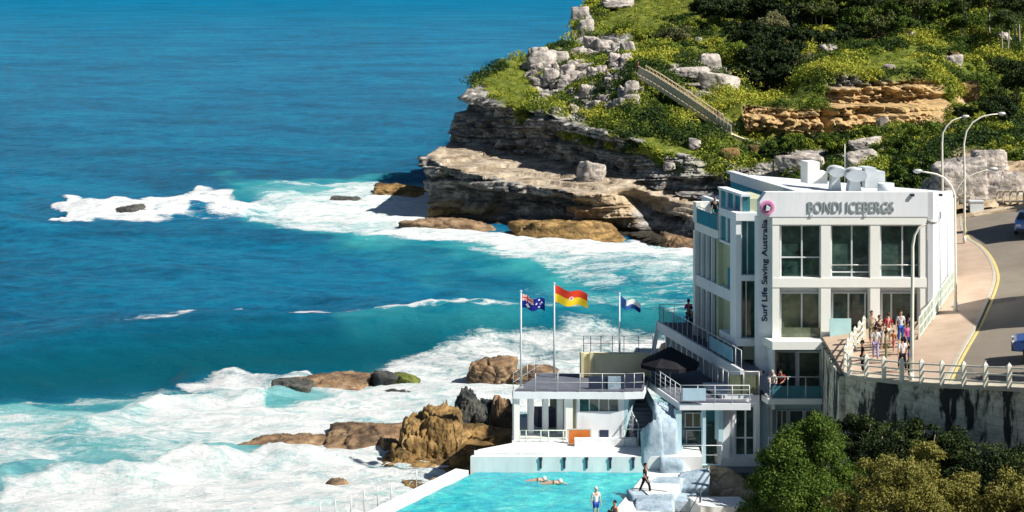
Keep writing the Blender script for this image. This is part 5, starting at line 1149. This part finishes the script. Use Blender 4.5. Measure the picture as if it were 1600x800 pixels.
def person(base, facing, label, top, legs, hair, skin='skin_fair', pose='stand', h=1.7, hat=None, skirt=False, shorts=False, bare=False, group=None):
    """facing: degrees, 0 = towards the camera, 90 = towards +X"""
    k = h / 1.7; root = empty('person', base, label, 'person', group)
    st = {'walk': .20, 'stand': .0, 'lean': .02}.get(pose, 0); hip = .90; sit = pose == 'sit'
    if sit: hip = .14
    J = {'pel': (0, 0, hip), 'wai': (0, 0.0, hip + .16), 'che': (0, -.01 if pose != 'lean' else -.1, hip + .37), 'nec': (0, -.01 if pose != 'lean' else -.16, hip + .54), 'hb': (0, -.03 if pose != 'lean' else -.22, hip + .63), 'ht': (0, -.03 if pose != 'lean' else -.26, hip + .76)}
    for s, sg in (('l', 1), ('r', -1)):
        f = sg * st
        J[s + 'hip'] = (sg * .09, 0, hip - .04)
        if sit: J[s + 'kne'] = (sg * .12, -.42, hip + .28); J[s + 'ank'] = (sg * .12, -.60, hip - .10); J[s + 'toe'] = (sg * .13, -.78, hip - .12)
        else: J[s + 'kne'] = (sg * .10, -f * .9 - .03, .50); J[s + 'ank'] = (sg * .10, -f * 1.5 + .03, .09); J[s + 'toe'] = (sg * .12, -f * 1.5 - .13, .035)
        dy = J['che'][1]; J[s + 'sho'] = (sg * .17, dy, hip + .47)
        if pose == 'lean': J[s + 'elb'] = (sg * .24, dy - .14, hip + .24); J[s + 'wri'] = (sg * .18, dy - .36, hip + .18)
        elif pose == 'hold': J[s + 'elb'] = (sg * .25, dy + .02, hip + .20); J[s + 'wri'] = (sg * .12, dy - .22, hip + .24)
        elif sit: J[s + 'elb'] = (sg * .26, -.06, hip + .22); J[s + 'wri'] = (sg * .20, -.30, hip + .22)
        else: J[s + 'elb'] = (sg * .24, dy + .03 + f * .4, hip + .20); J[s + 'wri'] = (sg * .25, dy - .05 + f * .9, hip - .03)
    nm = list(J); ed = [('pel', 'wai'), ('wai', 'che'), ('che', 'nec'), ('nec', 'hb'), ('hb', 'ht')]
    for s in 'lr': ed += [('pel', s + 'hip'), (s + 'hip', s + 'kne'), (s + 'kne', s + 'ank'), (s + 'ank', s + 'toe'), ('che', s + 'sho'), (s + 'sho', s + 'elb'), (s + 'elb', s + 'wri')]
    R = dict(pel=(.13, .10), wai=(.115, .085), che=(.14, .095), nec=.055, hb=.085, ht=.08)
    for s in 'lr': R.update({s + 'hip': .088, s + 'kne': .058, s + 'ank': .038, s + 'toe': .032, s + 'sho': .058, s + 'elb': .042, s + 'wri': .028})
    # hands: palm, four fingers and a thumb
    for s, sg in (('l', 1), ('r', -1)):
        w_ = Vector(J[s + 'wri']); d = (w_ - Vector(J[s + 'elb'])).normalized(); sd_ = Vector((0, 1, 0)) if abs(d.z) > .5 else Vector((1, 0, 0)); pm = w_ + d * .07
        nm.append(s + 'pal'); J[s + 'pal'] = tuple(pm); R[s + 'pal'] = (.038, .02); ed.append((s + 'wri', s + 'pal'))
        for q_ in range(4):
            o_ = (q_ - 1.5) * .021; ln = (.07, .085, .08, .06)[q_]; n1 = s + 'f%d' % q_; nm.append(n1); J[n1] = tuple(pm + sd_ * o_ * 1.1 + d * ln); R[n1] = .009; ed.append((s + 'pal', n1))
        n1 = s + 'th'; nm.append(n1); J[n1] = tuple(w_ + d * .06 + sd_ * .06); R[n1] = .011; ed.append((s + 'pal', n1))
    rz = Matrix.Rotation(math.radians(facing), 4, 'Z'); S = Matrix.Diagonal((k, k, k, 1)); TM = Matrix.Translation(Vector(base)) @ rz @ S
    ix = {n: i for i, n in enumerate(nm)}
    me = skin_mesh([J[n] for n in nm], [(ix[a], ix[b]) for a, b in ed], [R[n] for n in nm], skins[skin], 'body', None, 1)
    # face: nose, eyes, ears merged into the body mesh
    hc = (Vector(J['hb']) + Vector(J['ht'])) / 2; fm = MB(); fm.ball(hc, .098, 12, 9, (.82, .98, 1.18)); fm.ball(hc + Vector((0, -.10, -.01)), .018, 6, 5, (.8, 1, 1.3))
    for sg in (1, -1): fm.ball(hc + Vector((sg * .082, 0, 0)), .024, 6, 5, (.4, .8, 1.1))
    bm = bmesh.new(); bm.from_mesh(me); n0 = len(bm.verts); vs = [bm.verts.new(v) for v in fm.v]
    for f in fm.f:
        f2 = [];
        for i in f:
            if vs[i] not in f2: f2.append(vs[i])
        try: bm.faces.new(f2).smooth = True
        except Exception: pass
    bm.to_mesh(me); bm.free(); me.transform(TM); body = link('body', me, root)
    def garment(name, names, edges, grow, mat, sub=1):
        ii = {n: i for i, n in enumerate(names)}; rr = [tuple(x + grow for x in R[n]) if isinstance(R[n], tuple) else R[n] + grow for n in names]
        g = skin_mesh([J[n] for n in names], [(ii[a], ii[b]) for a, b in edges], rr, mat, name, None, sub); g.transform(TM); return link(name, g, root)
    if not bare:
        slv = lambda s: tuple(Vector(J[s + 'sho']).lerp(Vector(J[s + 'elb']), .8))
        for s in 'lr': J[s + 'slv'] = slv(s); R[s + 'slv'] = .05
        garment('shirt', ['wai', 'che', 'pel', 'lsho', 'lslv', 'rsho', 'rslv'], [('wai', 'che'), ('wai', 'pel'), ('che', 'lsho'), ('lsho', 'lslv'), ('che', 'rsho'), ('rsho', 'rslv')], .016, clothmat(*top))
    for s in 'lr':
        J[s + 'hem'] = tuple(Vector(J[s + 'kne']).lerp(Vector(J[s + 'ank']), .8 if not shorts else -.25)); R[s + 'hem'] = .06 if not shorts else .078
    if shorts: garment('shorts', ['pel', 'lhip', 'lhem', 'rhip', 'rhem'], [('pel', 'lhip'), ('lhip', 'lhem'), ('pel', 'rhip'), ('rhip', 'rhem')], .014, clothmat(*legs))
    else: garment('trousers', ['pel', 'lhip', 'lkne', 'lhem', 'rhip', 'rkne', 'rhem'], [('pel', 'lhip'), ('lhip', 'lkne'), ('lkne', 'lhem'), ('pel', 'rhip'), ('rhip', 'rkne'), ('rkne', 'rhem')], .012, clothmat(*legs))
    hm = MB(); hm.ball(hc + Vector((0, .02, .035)), .106, 12, 8, (.86, .98, 1.02)); hr = hm
    me = bpy.data.meshes.new('hair'); me.from_pydata(hm.v, [], hm.f); me.transform(TM); me.materials.append(clothmat(*hair)); link('hair', me, root)
    fm2 = MB()
    for sg in (1, -1): fm2.ball(hc + Vector((sg * .034, -.092, .012)), .011, 6, 4)
    fm2.ball(hc + Vector((0, -.092, -.052)), .02, 6, 4, (1.2, .5, .35)); me = bpy.data.meshes.new('face'); me.from_pydata(fm2.v, [], fm2.f); me.transform(TM); me.materials.append(clothmat('eye_dark', (.05, .02, .02))); link('face_features', me, root)
    if hat:
        hm = MB(); hm.tube([tuple(hc + Vector((0, 0, .06))), tuple(hc + Vector((0, 0, .075)))], [.18, .17], 14); hm.tube([tuple(hc + Vector((0, 0, .07))), tuple(hc + Vector((0, 0, .16)))], [.105, .085], 12)
        me = bpy.data.meshes.new('hat'); me.from_pydata(hm.v, [], hm.f); me.transform(TM); me.materials.append(clothmat(*hat)); link('hat', me, root)
    return root
WH, BK, NV = ('white', (.75, .75, .75)), ('black', (.015, .015, .02)), ('navy', (.02, .03, .12))
DKH, BRH, GRH = ('dark_hair', (.02, .015, .012)), ('brown_hair', (.10, .05, .025)), ('grey_hair', (.5, .48, .45))
PG = 'people on the plaza by the clubhouse entrance'
def pl(px, py, *a, **k): return person(gp(px, py, .135), *a, group=PG, **k)
pl(1368, 562, 170, 'person in a white shirt and lilac trousers walking along the plaza fence', WH, ('lilac', (.35, .30, .50)), DKH, 'skin_tan', 'walk')
pl(1374, 546, 20, 'person in a dark brown jacket near the clubhouse post', ('dark_brown', (.08, .04, .03)), ('grey', (.25, .25, .27)), BRH, 'skin_fair', 'hold', h=1.8)
pl(1388, 541, 200, 'person in a dark red top standing at the right-hand window bay', ('dark_red', (.35, .03, .05)), ('cream', (.6, .55, .42)), BRH, 'skin_fair', 'stand', h=1.78)
pl(1384, 566, 80, 'person with black hair in an olive outfit in the middle of the group', ('olive', (.30, .28, .14)), ('olive', (.30, .28, .14)), DKH, 'skin_tan', 'hold', h=1.6)
pl(1407, 536, 10, 'person in a pale striped shirt and blue jeans with arms apart', ('pale_stripe', (.62, .66, .74)), ('blue_jeans', (.04, .12, .42)), BRH, 'skin_fair', 'stand', h=1.72)
pl(1396, 549, 150, 'small child in an orange top among the adults on the plaza', ('orange', (.7, .22, .06)), ('salmon', (.6, .25, .2)), BRH, 'skin_fair', 'walk', h=1.1)
pl(1417, 553, 30, 'person in a magenta top and navy trousers beside the lamp pole', ('magenta', (.42, .06, .28)), NV, DKH, 'skin_tan', 'walk', h=1.62)
pl(1410, 580, 185, 'person in a white top and black trousers nearest the front of the plaza', WH, BK, DKH, 'skin_fair', 'walk', h=1.66)
pl(1421, 592, 250, 'slim person in purple and black right at the foot of the lamp pole', ('purple', (.16, .08, .28)), BK, DKH, 'skin_tan', 'stand', h=1.6)
pl(1348, 584, 265, 'person in black leaning at the guard fence corner', BK, BK, DKH, 'skin_tan', 'stand', h=1.68)
pl(1362, 535, 0, 'person in a cream shirt by the entrance left of the others', ('cream', (.6, .55, .42)), ('khaki', (.3, .24, .14)), BRH, 'skin_fair', 'hold', h=1.7)
pl(1421, 541, 120, 'person in dark blue behind the lamp pole', NV, NV, DKH, 'skin_fair', 'stand', h=1.68)
person((P(1206, 620, 99.15)[0], 99.15, 5.44), 0, 'white-haired person in a pale shirt leaning on the lower balcony rail', ('pale_shirt', (.62, .60, .55)), ('denim', (.08, .18, .35)), GRH, 'skin_fair', 'lean')
person((P(1222, 620, 99.25)[0], 99.25, 5.44), -30, 'person in dark red resting their arms on the lower balcony rail', ('dark_red', (.35, .03, .05)), BK, DKH, 'skin_tan', 'lean')
person((P(1076, 505, 111.5)[0], 111.5, 6.99), 200, 'person in a magenta top at the far end of the long sea terrace', ('magenta', (.42, .06, .28)), NV, DKH, 'skin_tan', 'hold', h=1.8)
person((P(1083, 505, 109.8)[0], 109.8, 6.99), -60, 'person in navy at the rail of the long sea terrace', NV, BK, DKH, 'skin_tan', 'lean', h=1.66)
person((P(1117, 350, 107.9)[0], 107.9, 13.91), 0, 'person in a dark top and teal trousers on the small roof terrace', BK, ('teal', (.02, .25, .28)), BRH, 'skin_tan', 'stand')
person((P(1126, 350, 108.3)[0], 108.3, 13.91), 60, 'person in a salmon top standing right of the other one on the roof terrace', ('salmon', (.6, .25, .2)), BK, DKH, 'skin_tan', 'hold', h=1.65)
person(G(931, 812, 2.03), 20, 'swimmer in blue shorts and a white cap standing on the poolside', WH, ('swim_blue', (.03, .10, .45)), ('cap_white', (.8, .8, .8)), 'skin_fair', 'stand', shorts=True, h=1.62)
person(G(961, 812, 2.03), -50, 'tanned bather with dark hair sitting at the pool edge', ('orange', (.7, .22, .06)), BK, DKH, 'skin_tan', 'sit', bare=True, shorts=True)
person(G(1008, 772, 2.03), 60, 'person in black standing on the right side of the pool', BK, BK, DKH, 'skin_tan', 'walk', h=1.6)
person((P(997, 112, 219.3)[0], 219.6, pth[0].z + .02), 90, 'walker in a red top at the head of the stair path', ('dark_red', (.35, .03, .05)), BK, DKH, 'skin_tan', 'walk')
person((P(1122, 190, 211.8)[0], 212.0, P(1122, 195, 211.2)[2] + .1), -90, 'walker in a blue top lower down the stair path', NV, BK, DKH, 'skin_tan', 'walk')
def swimmer(px, py, lab):
    p = Vector(G(px, py, PZ)); r = empty('person', p, lab, 'person', 'swimmers in the pool')
    vs = [p + Vector(q) for q in ((0, 0, -.02), (.28, 0, .0), (.42, .02, .08), (-.4, 0, -.05), (-.85, .05, -.08), (.3, -.2, .0), (.62, -.3, .12), (.85, -.2, -.02))]
    me = skin_mesh([tuple(v) for v in vs], [(0, 1), (1, 2), (0, 3), (3, 4), (1, 5), (5, 6), (6, 7)], [.15, .13, .10, .11, .05, .05, .04, .03], skins['skin_fair'], 'body', None, 1); link('body', me, r)
    mb = MB(); mb.ball(p + Vector((.46, .02, .12)), .13); mb.build('swim_cap', clothmat('cap_white', (.8, .8, .8)), r)
swimmer(837, 751, 'swimmer in a white cap, left of the two in the pool'); swimmer(862, 755, 'swimmer in a white cap, right of the two in the pool')

# ================================================================== CARS
def car(base, yaw, colr, label, h=1.45):
    r = empty('parked_car', base, label, 'car'); r.rotation_euler = (0, 0, 0); TM = Matrix.Translation(base) @ Matrix.Rotation(math.radians(yaw), 4, 'Z')
    paint = mottled(label[:12].replace(' ', '_') + '_paint', tuple(c * .9 for c in colr), colr, 1, .25, .6)
    prof = [(-2.1, .35), (-2.15, .75), (-1.95, .95), (-1.3, 1.02), (-.75, h), (.75, h), (1.35, 1.0), (2.0, .88), (2.15, .7), (2.1, .35)]
    def loft(m, pr, w0, w1, zc):
        n = len(pr); wd = lambda z: w0 if z < zc else w0 + (w1 - w0) * (z - zc) / (h - zc); a = [(x, -wd(z), z) for x, z in pr]; b = [(x, wd(z), z) for x, z in pr]
        m.add(a + b, [tuple(range(n)), tuple(range(n, 2 * n))[::-1]] + [(i, (i + 1) % n, n + (i + 1) % n, n + i) for i in range(n)])
    def mk(name, mat, fn, parent, bev=0):
        m = MB(); fn(m); m.v = [tuple(TM @ Vector(v)) for v in m.v]; return m.build(name, mat, parent, bevel=bev)
    mk('body', paint, lambda m: loft(m, prof, .88, .68, 1.0), r, .05)
    g = M['glass']; mk('side_window', g, lambda m: m.add([(-1.2, -.885, 1.04), (1.22, -.885, 1.04), (.72, -.70, h - .06), (-.72, -.70, h - .06), (-1.2, -.87, 1.04), (1.22, -.87, 1.04), (.72, -.69, h - .06), (-.72, -.69, h - .06)], [(0, 1, 2, 3), (0, 4, 5, 1), (1, 5, 6, 2), (2, 6, 7, 3), (3, 7, 4, 0)]), r)
    mk('side_window', g, lambda m: m.add([(-1.2, .885, 1.04), (1.22, .885, 1.04), (.72, .70, h - .06), (-.72, .70, h - .06), (-1.2, .87, 1.04), (1.22, .87, 1.04), (.72, .69, h - .06), (-.72, .69, h - .06)], [(3, 2, 1, 0), (0, 4, 5, 1), (1, 5, 6, 2), (2, 6, 7, 3), (3, 7, 4, 0)]), r)
    mk('windscreen', g, lambda m: m.hexa([(.80, -.62, h - .045), (1.33, -.78, 1.05), (1.33, .78, 1.05), (.80, .62, h - .045)], [(.83, -.62, h - .02), (1.37, -.78, 1.07), (1.37, .78, 1.07), (.83, .62, h - .02)]), r)
    mk('rear_window', g, lambda m: m.hexa([(-.80, -.62, h - .045), (-1.28, -.78, 1.07), (-1.28, .78, 1.07), (-.80, .62, h - .045)], [(-.83, -.62, h - .02), (-1.32, -.78, 1.09), (-1.32, .78, 1.09), (-.83, .62, h - .02)]), r)
    for x in (-1.35, 1.35):
        for y in (-.82, .82):
            w_ = mk('wheel', M['black'], lambda m: m.tube([(x, y - .12, .32), (x, y + .12, .32)], [.32, .32], 18), r); mk('rim', M['alu'], lambda m: m.tube([(x, y - .135, .32), (x, y + .135, .32)], [.19, .19], 12), w_)
    for y in (-.62, .62):
        mk('headlight', M['alu'], lambda m: m.box(2.06, 2.17, y - .16, y + .16, .66, .8), r); mk('tail_light', fc['red'], lambda m: m.box(-2.17, -2.06, y - .14, y + .14, .76, .9), r)
    mk('bumper', M['darkrail'], lambda m: m.box(2.05, 2.2, -.8, .8, .35, .5), r); mk('bumper', M['darkrail'], lambda m: m.box(-2.2, -2.05, -.8, .8, .35, .5), r)
    return r
p = Vector(gp(1602, 372)); car((p.x + .8, p.y + 1.6, zp(p.x + .8, p.y + 1.6) + .01), 250, (.16, .30, .62), 'blue hatchback parked at the far right edge of the road')
p = Vector(gp(1592, 578)); car((p.x + 2.25, p.y + 1.2, zp(p.x + 2.25, p.y + 1.2) + .01), 165, (.02, .07, .26), 'dark blue car at the right edge nearest the guard fence')

# ================================================================== TREES AND SHRUBS
limb_tree('cypress_tree', P(1262, 905, 80.5), (P(1262, 0, 80.5)[0], 80.5, 8.0),
  [(P(1268, 695, 80.5), 1.5), (P(1222, 728, 80.2), 1.35), (P(1180, 800, 80.4), 1.0), (P(1300, 735, 80.5), 1.35), (P(1258, 765, 79.4), 1.6), (P(1205, 800, 80), 1.4), (P(1320, 790, 80.5), 1.4), (P(1262, 838, 79.3), 2.0), (P(1190, 862, 80), 1.4), (P(1330, 862, 80), 1.6), (P(1290, 700, 80.2), 1.1), (P(1278, 668, 80.6), .85), (P(1235, 760, 79), 1.5), (P(1290, 780, 79.2), 1.5), (P(1325, 745, 80.3), 1.0), (P(1200, 765, 80.2), 1.1), (P(1240, 700, 80.4), 1.0)],
  130000, .06, 'cypress', 'rounded dark green tree against the left end of the retaining wall', 'tree', tr=.22, tint=.5, flat=.95)
limb_tree('olive_shrub', P(1420, 930, 73), (P(1420, 0, 73)[0], 73, 6.5),
  [(P(1448, 722, 74), 1.0), (P(1420, 738, 74), .8), (P(1310, 800, 74), 1.0), (P(1380, 735, 74.5), .5), (P(1400, 755, 73), 1.3), (P(1480, 765, 73), 1.25), (P(1350, 790, 73), 1.25), (P(1425, 800, 72), 1.6), (P(1510, 805, 73), 1.3), (P(1330, 845, 73), 1.6), (P(1460, 850, 72), 1.6), (P(1385, 850, 71), 1.4), (P(1355, 742, 74), .7), (P(1520, 752, 74.5), .5)],
  80000, .06, 'olive', 'broad olive and gold shrub in the middle foreground', 'shrub', tr=.12, trunks=4, tint=.55, flat=.9)
limb_tree('olive_shrub', P(1585, 930, 71), (P(1585, 0, 71)[0], 71, 6.5),
  [(P(1580, 770, 72), 1.1), (P(1625, 760, 72), 1.1), (P(1555, 800, 72), 1.0), (P(1600, 810, 71), 1.4), (P(1650, 800, 71), 1.4), (P(1560, 850, 71), 1.3), (P(1640, 862, 71), 1.5)],
  44000, .06, 'olive', 'olive shrub in the bottom right corner', 'shrub', tr=.10, trunks=3, tint=.5, flat=.9)
for k, (px, py, r_, Yd, lab) in enumerate([(1345, 655, .8, 87, 'dark bush at the foot of the retaining wall, first on the left'), (1392, 680, 1.1, 84.5, 'dark bush at the foot of the wall behind the olive shrub'), (1445, 672, .9, 85, 'dark bush at the foot of the wall, behind the peak of the olive shrub'),
    (1500, 694, 1.1, 83, 'dark bush under the black stain of the retaining wall'), (1555, 722, 1.2, 81, 'dark bush between the two olive shrubs and the wall'), (1610, 722, 1.2, 80, 'dark bush at the foot of the wall at the right edge')]):
    c = P(px, py, Yd); limb_tree('wall_bush', (c[0], c[1], 3.5), (c[0], c[1], c[2]), [(c, r_), ((c[0] - .6, c[1] + .3, c[2] - .9), r_ * 1.3), ((c[0] + .7, c[1] + .1, c[2] - 1.0), r_ * 1.3), ((c[0], c[1] - .3, c[2] - 1.9), r_ * 1.5)], 14000, .07, 'darkleaf', lab, 'bush', 'bushes at the foot of the retaining wall', tr=.07, trunks=2, tint=.25, sp=.3)
# headland trees: px, crown centre py, radius px, Y, leaf, label
def htree(name, px, py, rpx, Y, leaf, lab, cat, basepy, tint=.5, n=5000, wide=1.0, trunks=1, size=.16, bark='bark', group=None, lobes=5, lift=0):
    Y = Y - lift; s = F / Y; r = rpx / s; c = P(px, py, Y); b = (c[0], c[1], min(ground_z(c[0], c[1]), c[2] - r * .6)); cr = [(c, r * .7)]
    for q in range(lobes):
        a = q * 2 * math.pi / lobes + random.random(); cr.append(((c[0] + math.cos(a) * r * .62 * wide, c[1] + math.sin(a) * r * .6, c[2] + random.uniform(-.4, .35) * r), r * random.uniform(.42, .6)))
    return limb_tree(name, b, (c[0], c[1], c[2] + r * .3), cr, n, size, leaf, lab, cat, group, bark=bark, tr=max(.1, r * .06), trunks=trunks, tint=tint, flat=.85)
htree('banksia_bush', 1270, 102, 36, 236, 'greyleaf', 'rounded olive-grey tree standing alone in front of the dark gully', 'tree', 142, .55, 7000, 1.0, 3)
htree('banksia_bush', 1207, 34, 26, 250, 'greyleaf', 'small grey-green tree above the dark gully, near the top edge', 'tree', 75, .6, 5000)
htree('tea_tree', 1052, 60, 34, 258, 'greyleaf', 'bare brownish shrub on the open grassy slope', 'shrub', 88, .25, 5000, 1.1, 3)
htree('tea_tree', 1012, 62, 24, 262, 'scrub', 'bright green shrub left of the bare brownish one', 'shrub', 88, .75, 4200)
htree('tea_tree', 1092, 48, 30, 262, 'scrub', 'green shrub right of the bare brownish one', 'shrub', 80, .5, 4200)
htree('tea_tree', 1150, 82, 30, 240, 'scrub', 'mid green shrub on the left rim of the dark gully', 'shrub', 120, .5, 5000)
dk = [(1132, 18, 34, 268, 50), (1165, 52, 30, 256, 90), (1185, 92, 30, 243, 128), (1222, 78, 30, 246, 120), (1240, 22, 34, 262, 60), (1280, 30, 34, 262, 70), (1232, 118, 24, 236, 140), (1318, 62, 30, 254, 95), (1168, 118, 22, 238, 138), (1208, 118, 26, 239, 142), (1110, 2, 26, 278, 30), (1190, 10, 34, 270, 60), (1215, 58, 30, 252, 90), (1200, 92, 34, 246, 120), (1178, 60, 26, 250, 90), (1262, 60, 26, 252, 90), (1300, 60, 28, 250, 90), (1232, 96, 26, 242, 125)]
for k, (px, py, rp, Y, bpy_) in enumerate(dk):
    htree('gully_tree', px, py, rp, Y, 'darkleaf', 'dark dense tree crowding the shaded gully of the headland', 'tree', bpy_, .12, 5200, 1.2, size=.2, group='dark trees of the gully', lift=6)  # near-black leaf tint paints in the deep shade of the gully
tp = [(1262, 4, 26, 272, 62), (1300, -4, 26, 274, 58), (1325, 0, 26, 270, 56), (1352, -2, 30, 268, 60), (1395, 14, 28, 264, 56), (1432, 8, 30, 264, 50), (1468, 18, 26, 262, 52), (1505, 6, 32, 262, 46), (1545, 0, 34, 262, 40), (1590, 6, 34, 258, 40), (1500, 34, 20, 258, 52), (1280, 20, 28, 268, 60), (1340, 28, 26, 262, 60), (1375, 36, 24, 258, 60), (1415, 34, 22, 256, 56), (1570, 30, 26, 254, 60), (1240, -8, 28, 276, 40), (1460, -6, 28, 268, 40)]
for k, (px, py, rp, Y, bpy_) in enumerate(tp):
    htree('ridge_tree', px, py, rp, Y, 'darkleaf' if k % 2 else 'scrub', 'tall dark tree with a pale trunk on the crest of the headland', 'tree', bpy_, (.35 + .35 * random.random()) if k % 2 else .25, 5000, 1.1, 2 if k % 2 else 1, bark='palebark', group='trees on the headland crest', lift=14)
htree('dark_tree', 1588, 118, 44, 222, 'darkleaf', 'large dark tree at the right edge of the hillside', 'tree', 168, .2, 8000)
htree('dark_tree', 1560, 168, 32, 212, 'darkleaf', 'dark tree below the large one at the right edge', 'tree', 196, .12, 6000)
htree('dark_tree', 1508, 176, 20, 213, 'darkleaf', 'small dark tree at the right end of the golden ledge', 'tree', 196, .3, 3000)
bs_ = [(1208, 236, 30, 196, .2, 262), (1300, 226, 24, 200, .45, 250), (1250, 222, 22, 204, .6, 246), (1400, 232, 34, 188, .25, 268), (1350, 212, 22, 204, .45, 236), (1440, 208, 28, 198, .5, 236), (1510, 212, 28, 190, .5, 240), (1560, 210, 32, 186, .6, 240), (1600, 215, 30, 182, .4, 246), (1440, 262, 30, 160, .3, 292), (1410, 282, 30, 152, .2, 312), (1590, 250, 26, 160, .5, 280)]
for k, (px, py, rp, Y, tn, bb) in enumerate(bs_):
    htree('hillside_bush', px, py, rp, Y, 'scrub', 'bushy green shrub on the bank above the clubhouse roof and road bend', 'bush', bb, tn, 6500, 1.2, size=.13, group='bushes on the bank above the road')
# tree and house that stand right of the picture and shade the road
def offhouse(x0, x1, y0, y1, z1, zr, lab):
    z0 = zp(x0, y0) - .5; r = empty('neighbour_house', ((x0 + x1) / 2, (y0 + y1) / 2, z0), lab, 'house'); xm = (x0 + x1) / 2
    part('wall', M['cream'], lambda m: m.box(x0, x1, y0, y1, z0, z1), r)
    part('roof', M['bark'], lambda m: m.add([(x0 - .4, y0 - .3, z1), (x1 + .4, y0 - .3, z1), (x1 + .4, y1 + .3, z1), (x0 - .4, y1 + .3, z1), (xm, y0 - .3, zr), (xm, y1 + .3, zr)], [(0, 1, 4), (3, 5, 2), (0, 4, 5, 3), (1, 2, 5, 4), (0, 3, 2, 1)]), r)
    for k in range(3):
        w_ = part('window', M['glass'], lambda m: m.box(x0 - .04, x0 + .02, y0 + .7 + k * 1.7, y0 + 1.7 + k * 1.7, z0 + 2, z0 + 3.4), r)
    part('door', M['darkrail'], lambda m: m.box(xm - .45, xm + .45, y0 - .05, y0 + .02, z0 + .5, z0 + 2.6), r); part('chimney', M['cream'], lambda m: m.box(x0 + .4, x0 + 1.0, y0 + 3.6, y0 + 4.3, z1 - .1, zr + .4), r)
offhouse(33.6, 41, 92.8, 98.6, 18.6, 20.6, 'cream gabled house across the road, nearest the guard fence'); offhouse(40.5, 48, 116, 121, 20, 22, 'cream gabled house across the road, further up the hill')
limb_tree('unseen_shade_tree', (44.5, 128, 13), (44.5, 128, 17), [((44.5, 128, 18.0), 2.0), ((43.5, 128.5, 17), 1.6), ((46, 127, 17.4), 1.8)], 9000, .14, 'darkleaf', 'leafy unseen street tree across the road beyond the house', 'tree', tr=.25)
limb_tree('unseen_shade_tree', (28.4, 84.0, 10.2), (28.4, 84.0, 13.8), [((28.4, 84.0, 14.6), 1.2), ((27.9, 84.4, 13.8), 1.0), ((29.4, 83.6, 14.0), 1.1)], 7000, .12, 'darkleaf', 'leafy unseen tree added in the road to shade it, nearest the guard fence', 'tree', tr=.2)  # stands in the roadway, added out of view for its shadow
# grass tufts by the plinth
n = 70; cx_ = np.stack([np.random.uniform(P(1128, 0, 97.5)[0], P(1180, 0, 97.5)[0], n), np.random.uniform(96.2, 98.8, n), np.random.uniform(1.2, 1.5, n)], -1)
tag(clumps(cx_, np.random.uniform(.12, .35, n), 60, .07, .6 + np.zeros(n), 'grass_tufts', M['drygrass'], flat=1.0), 'dry grass growing on the sandy rock at the foot of the white plinth', 'grass', kind='stuff')
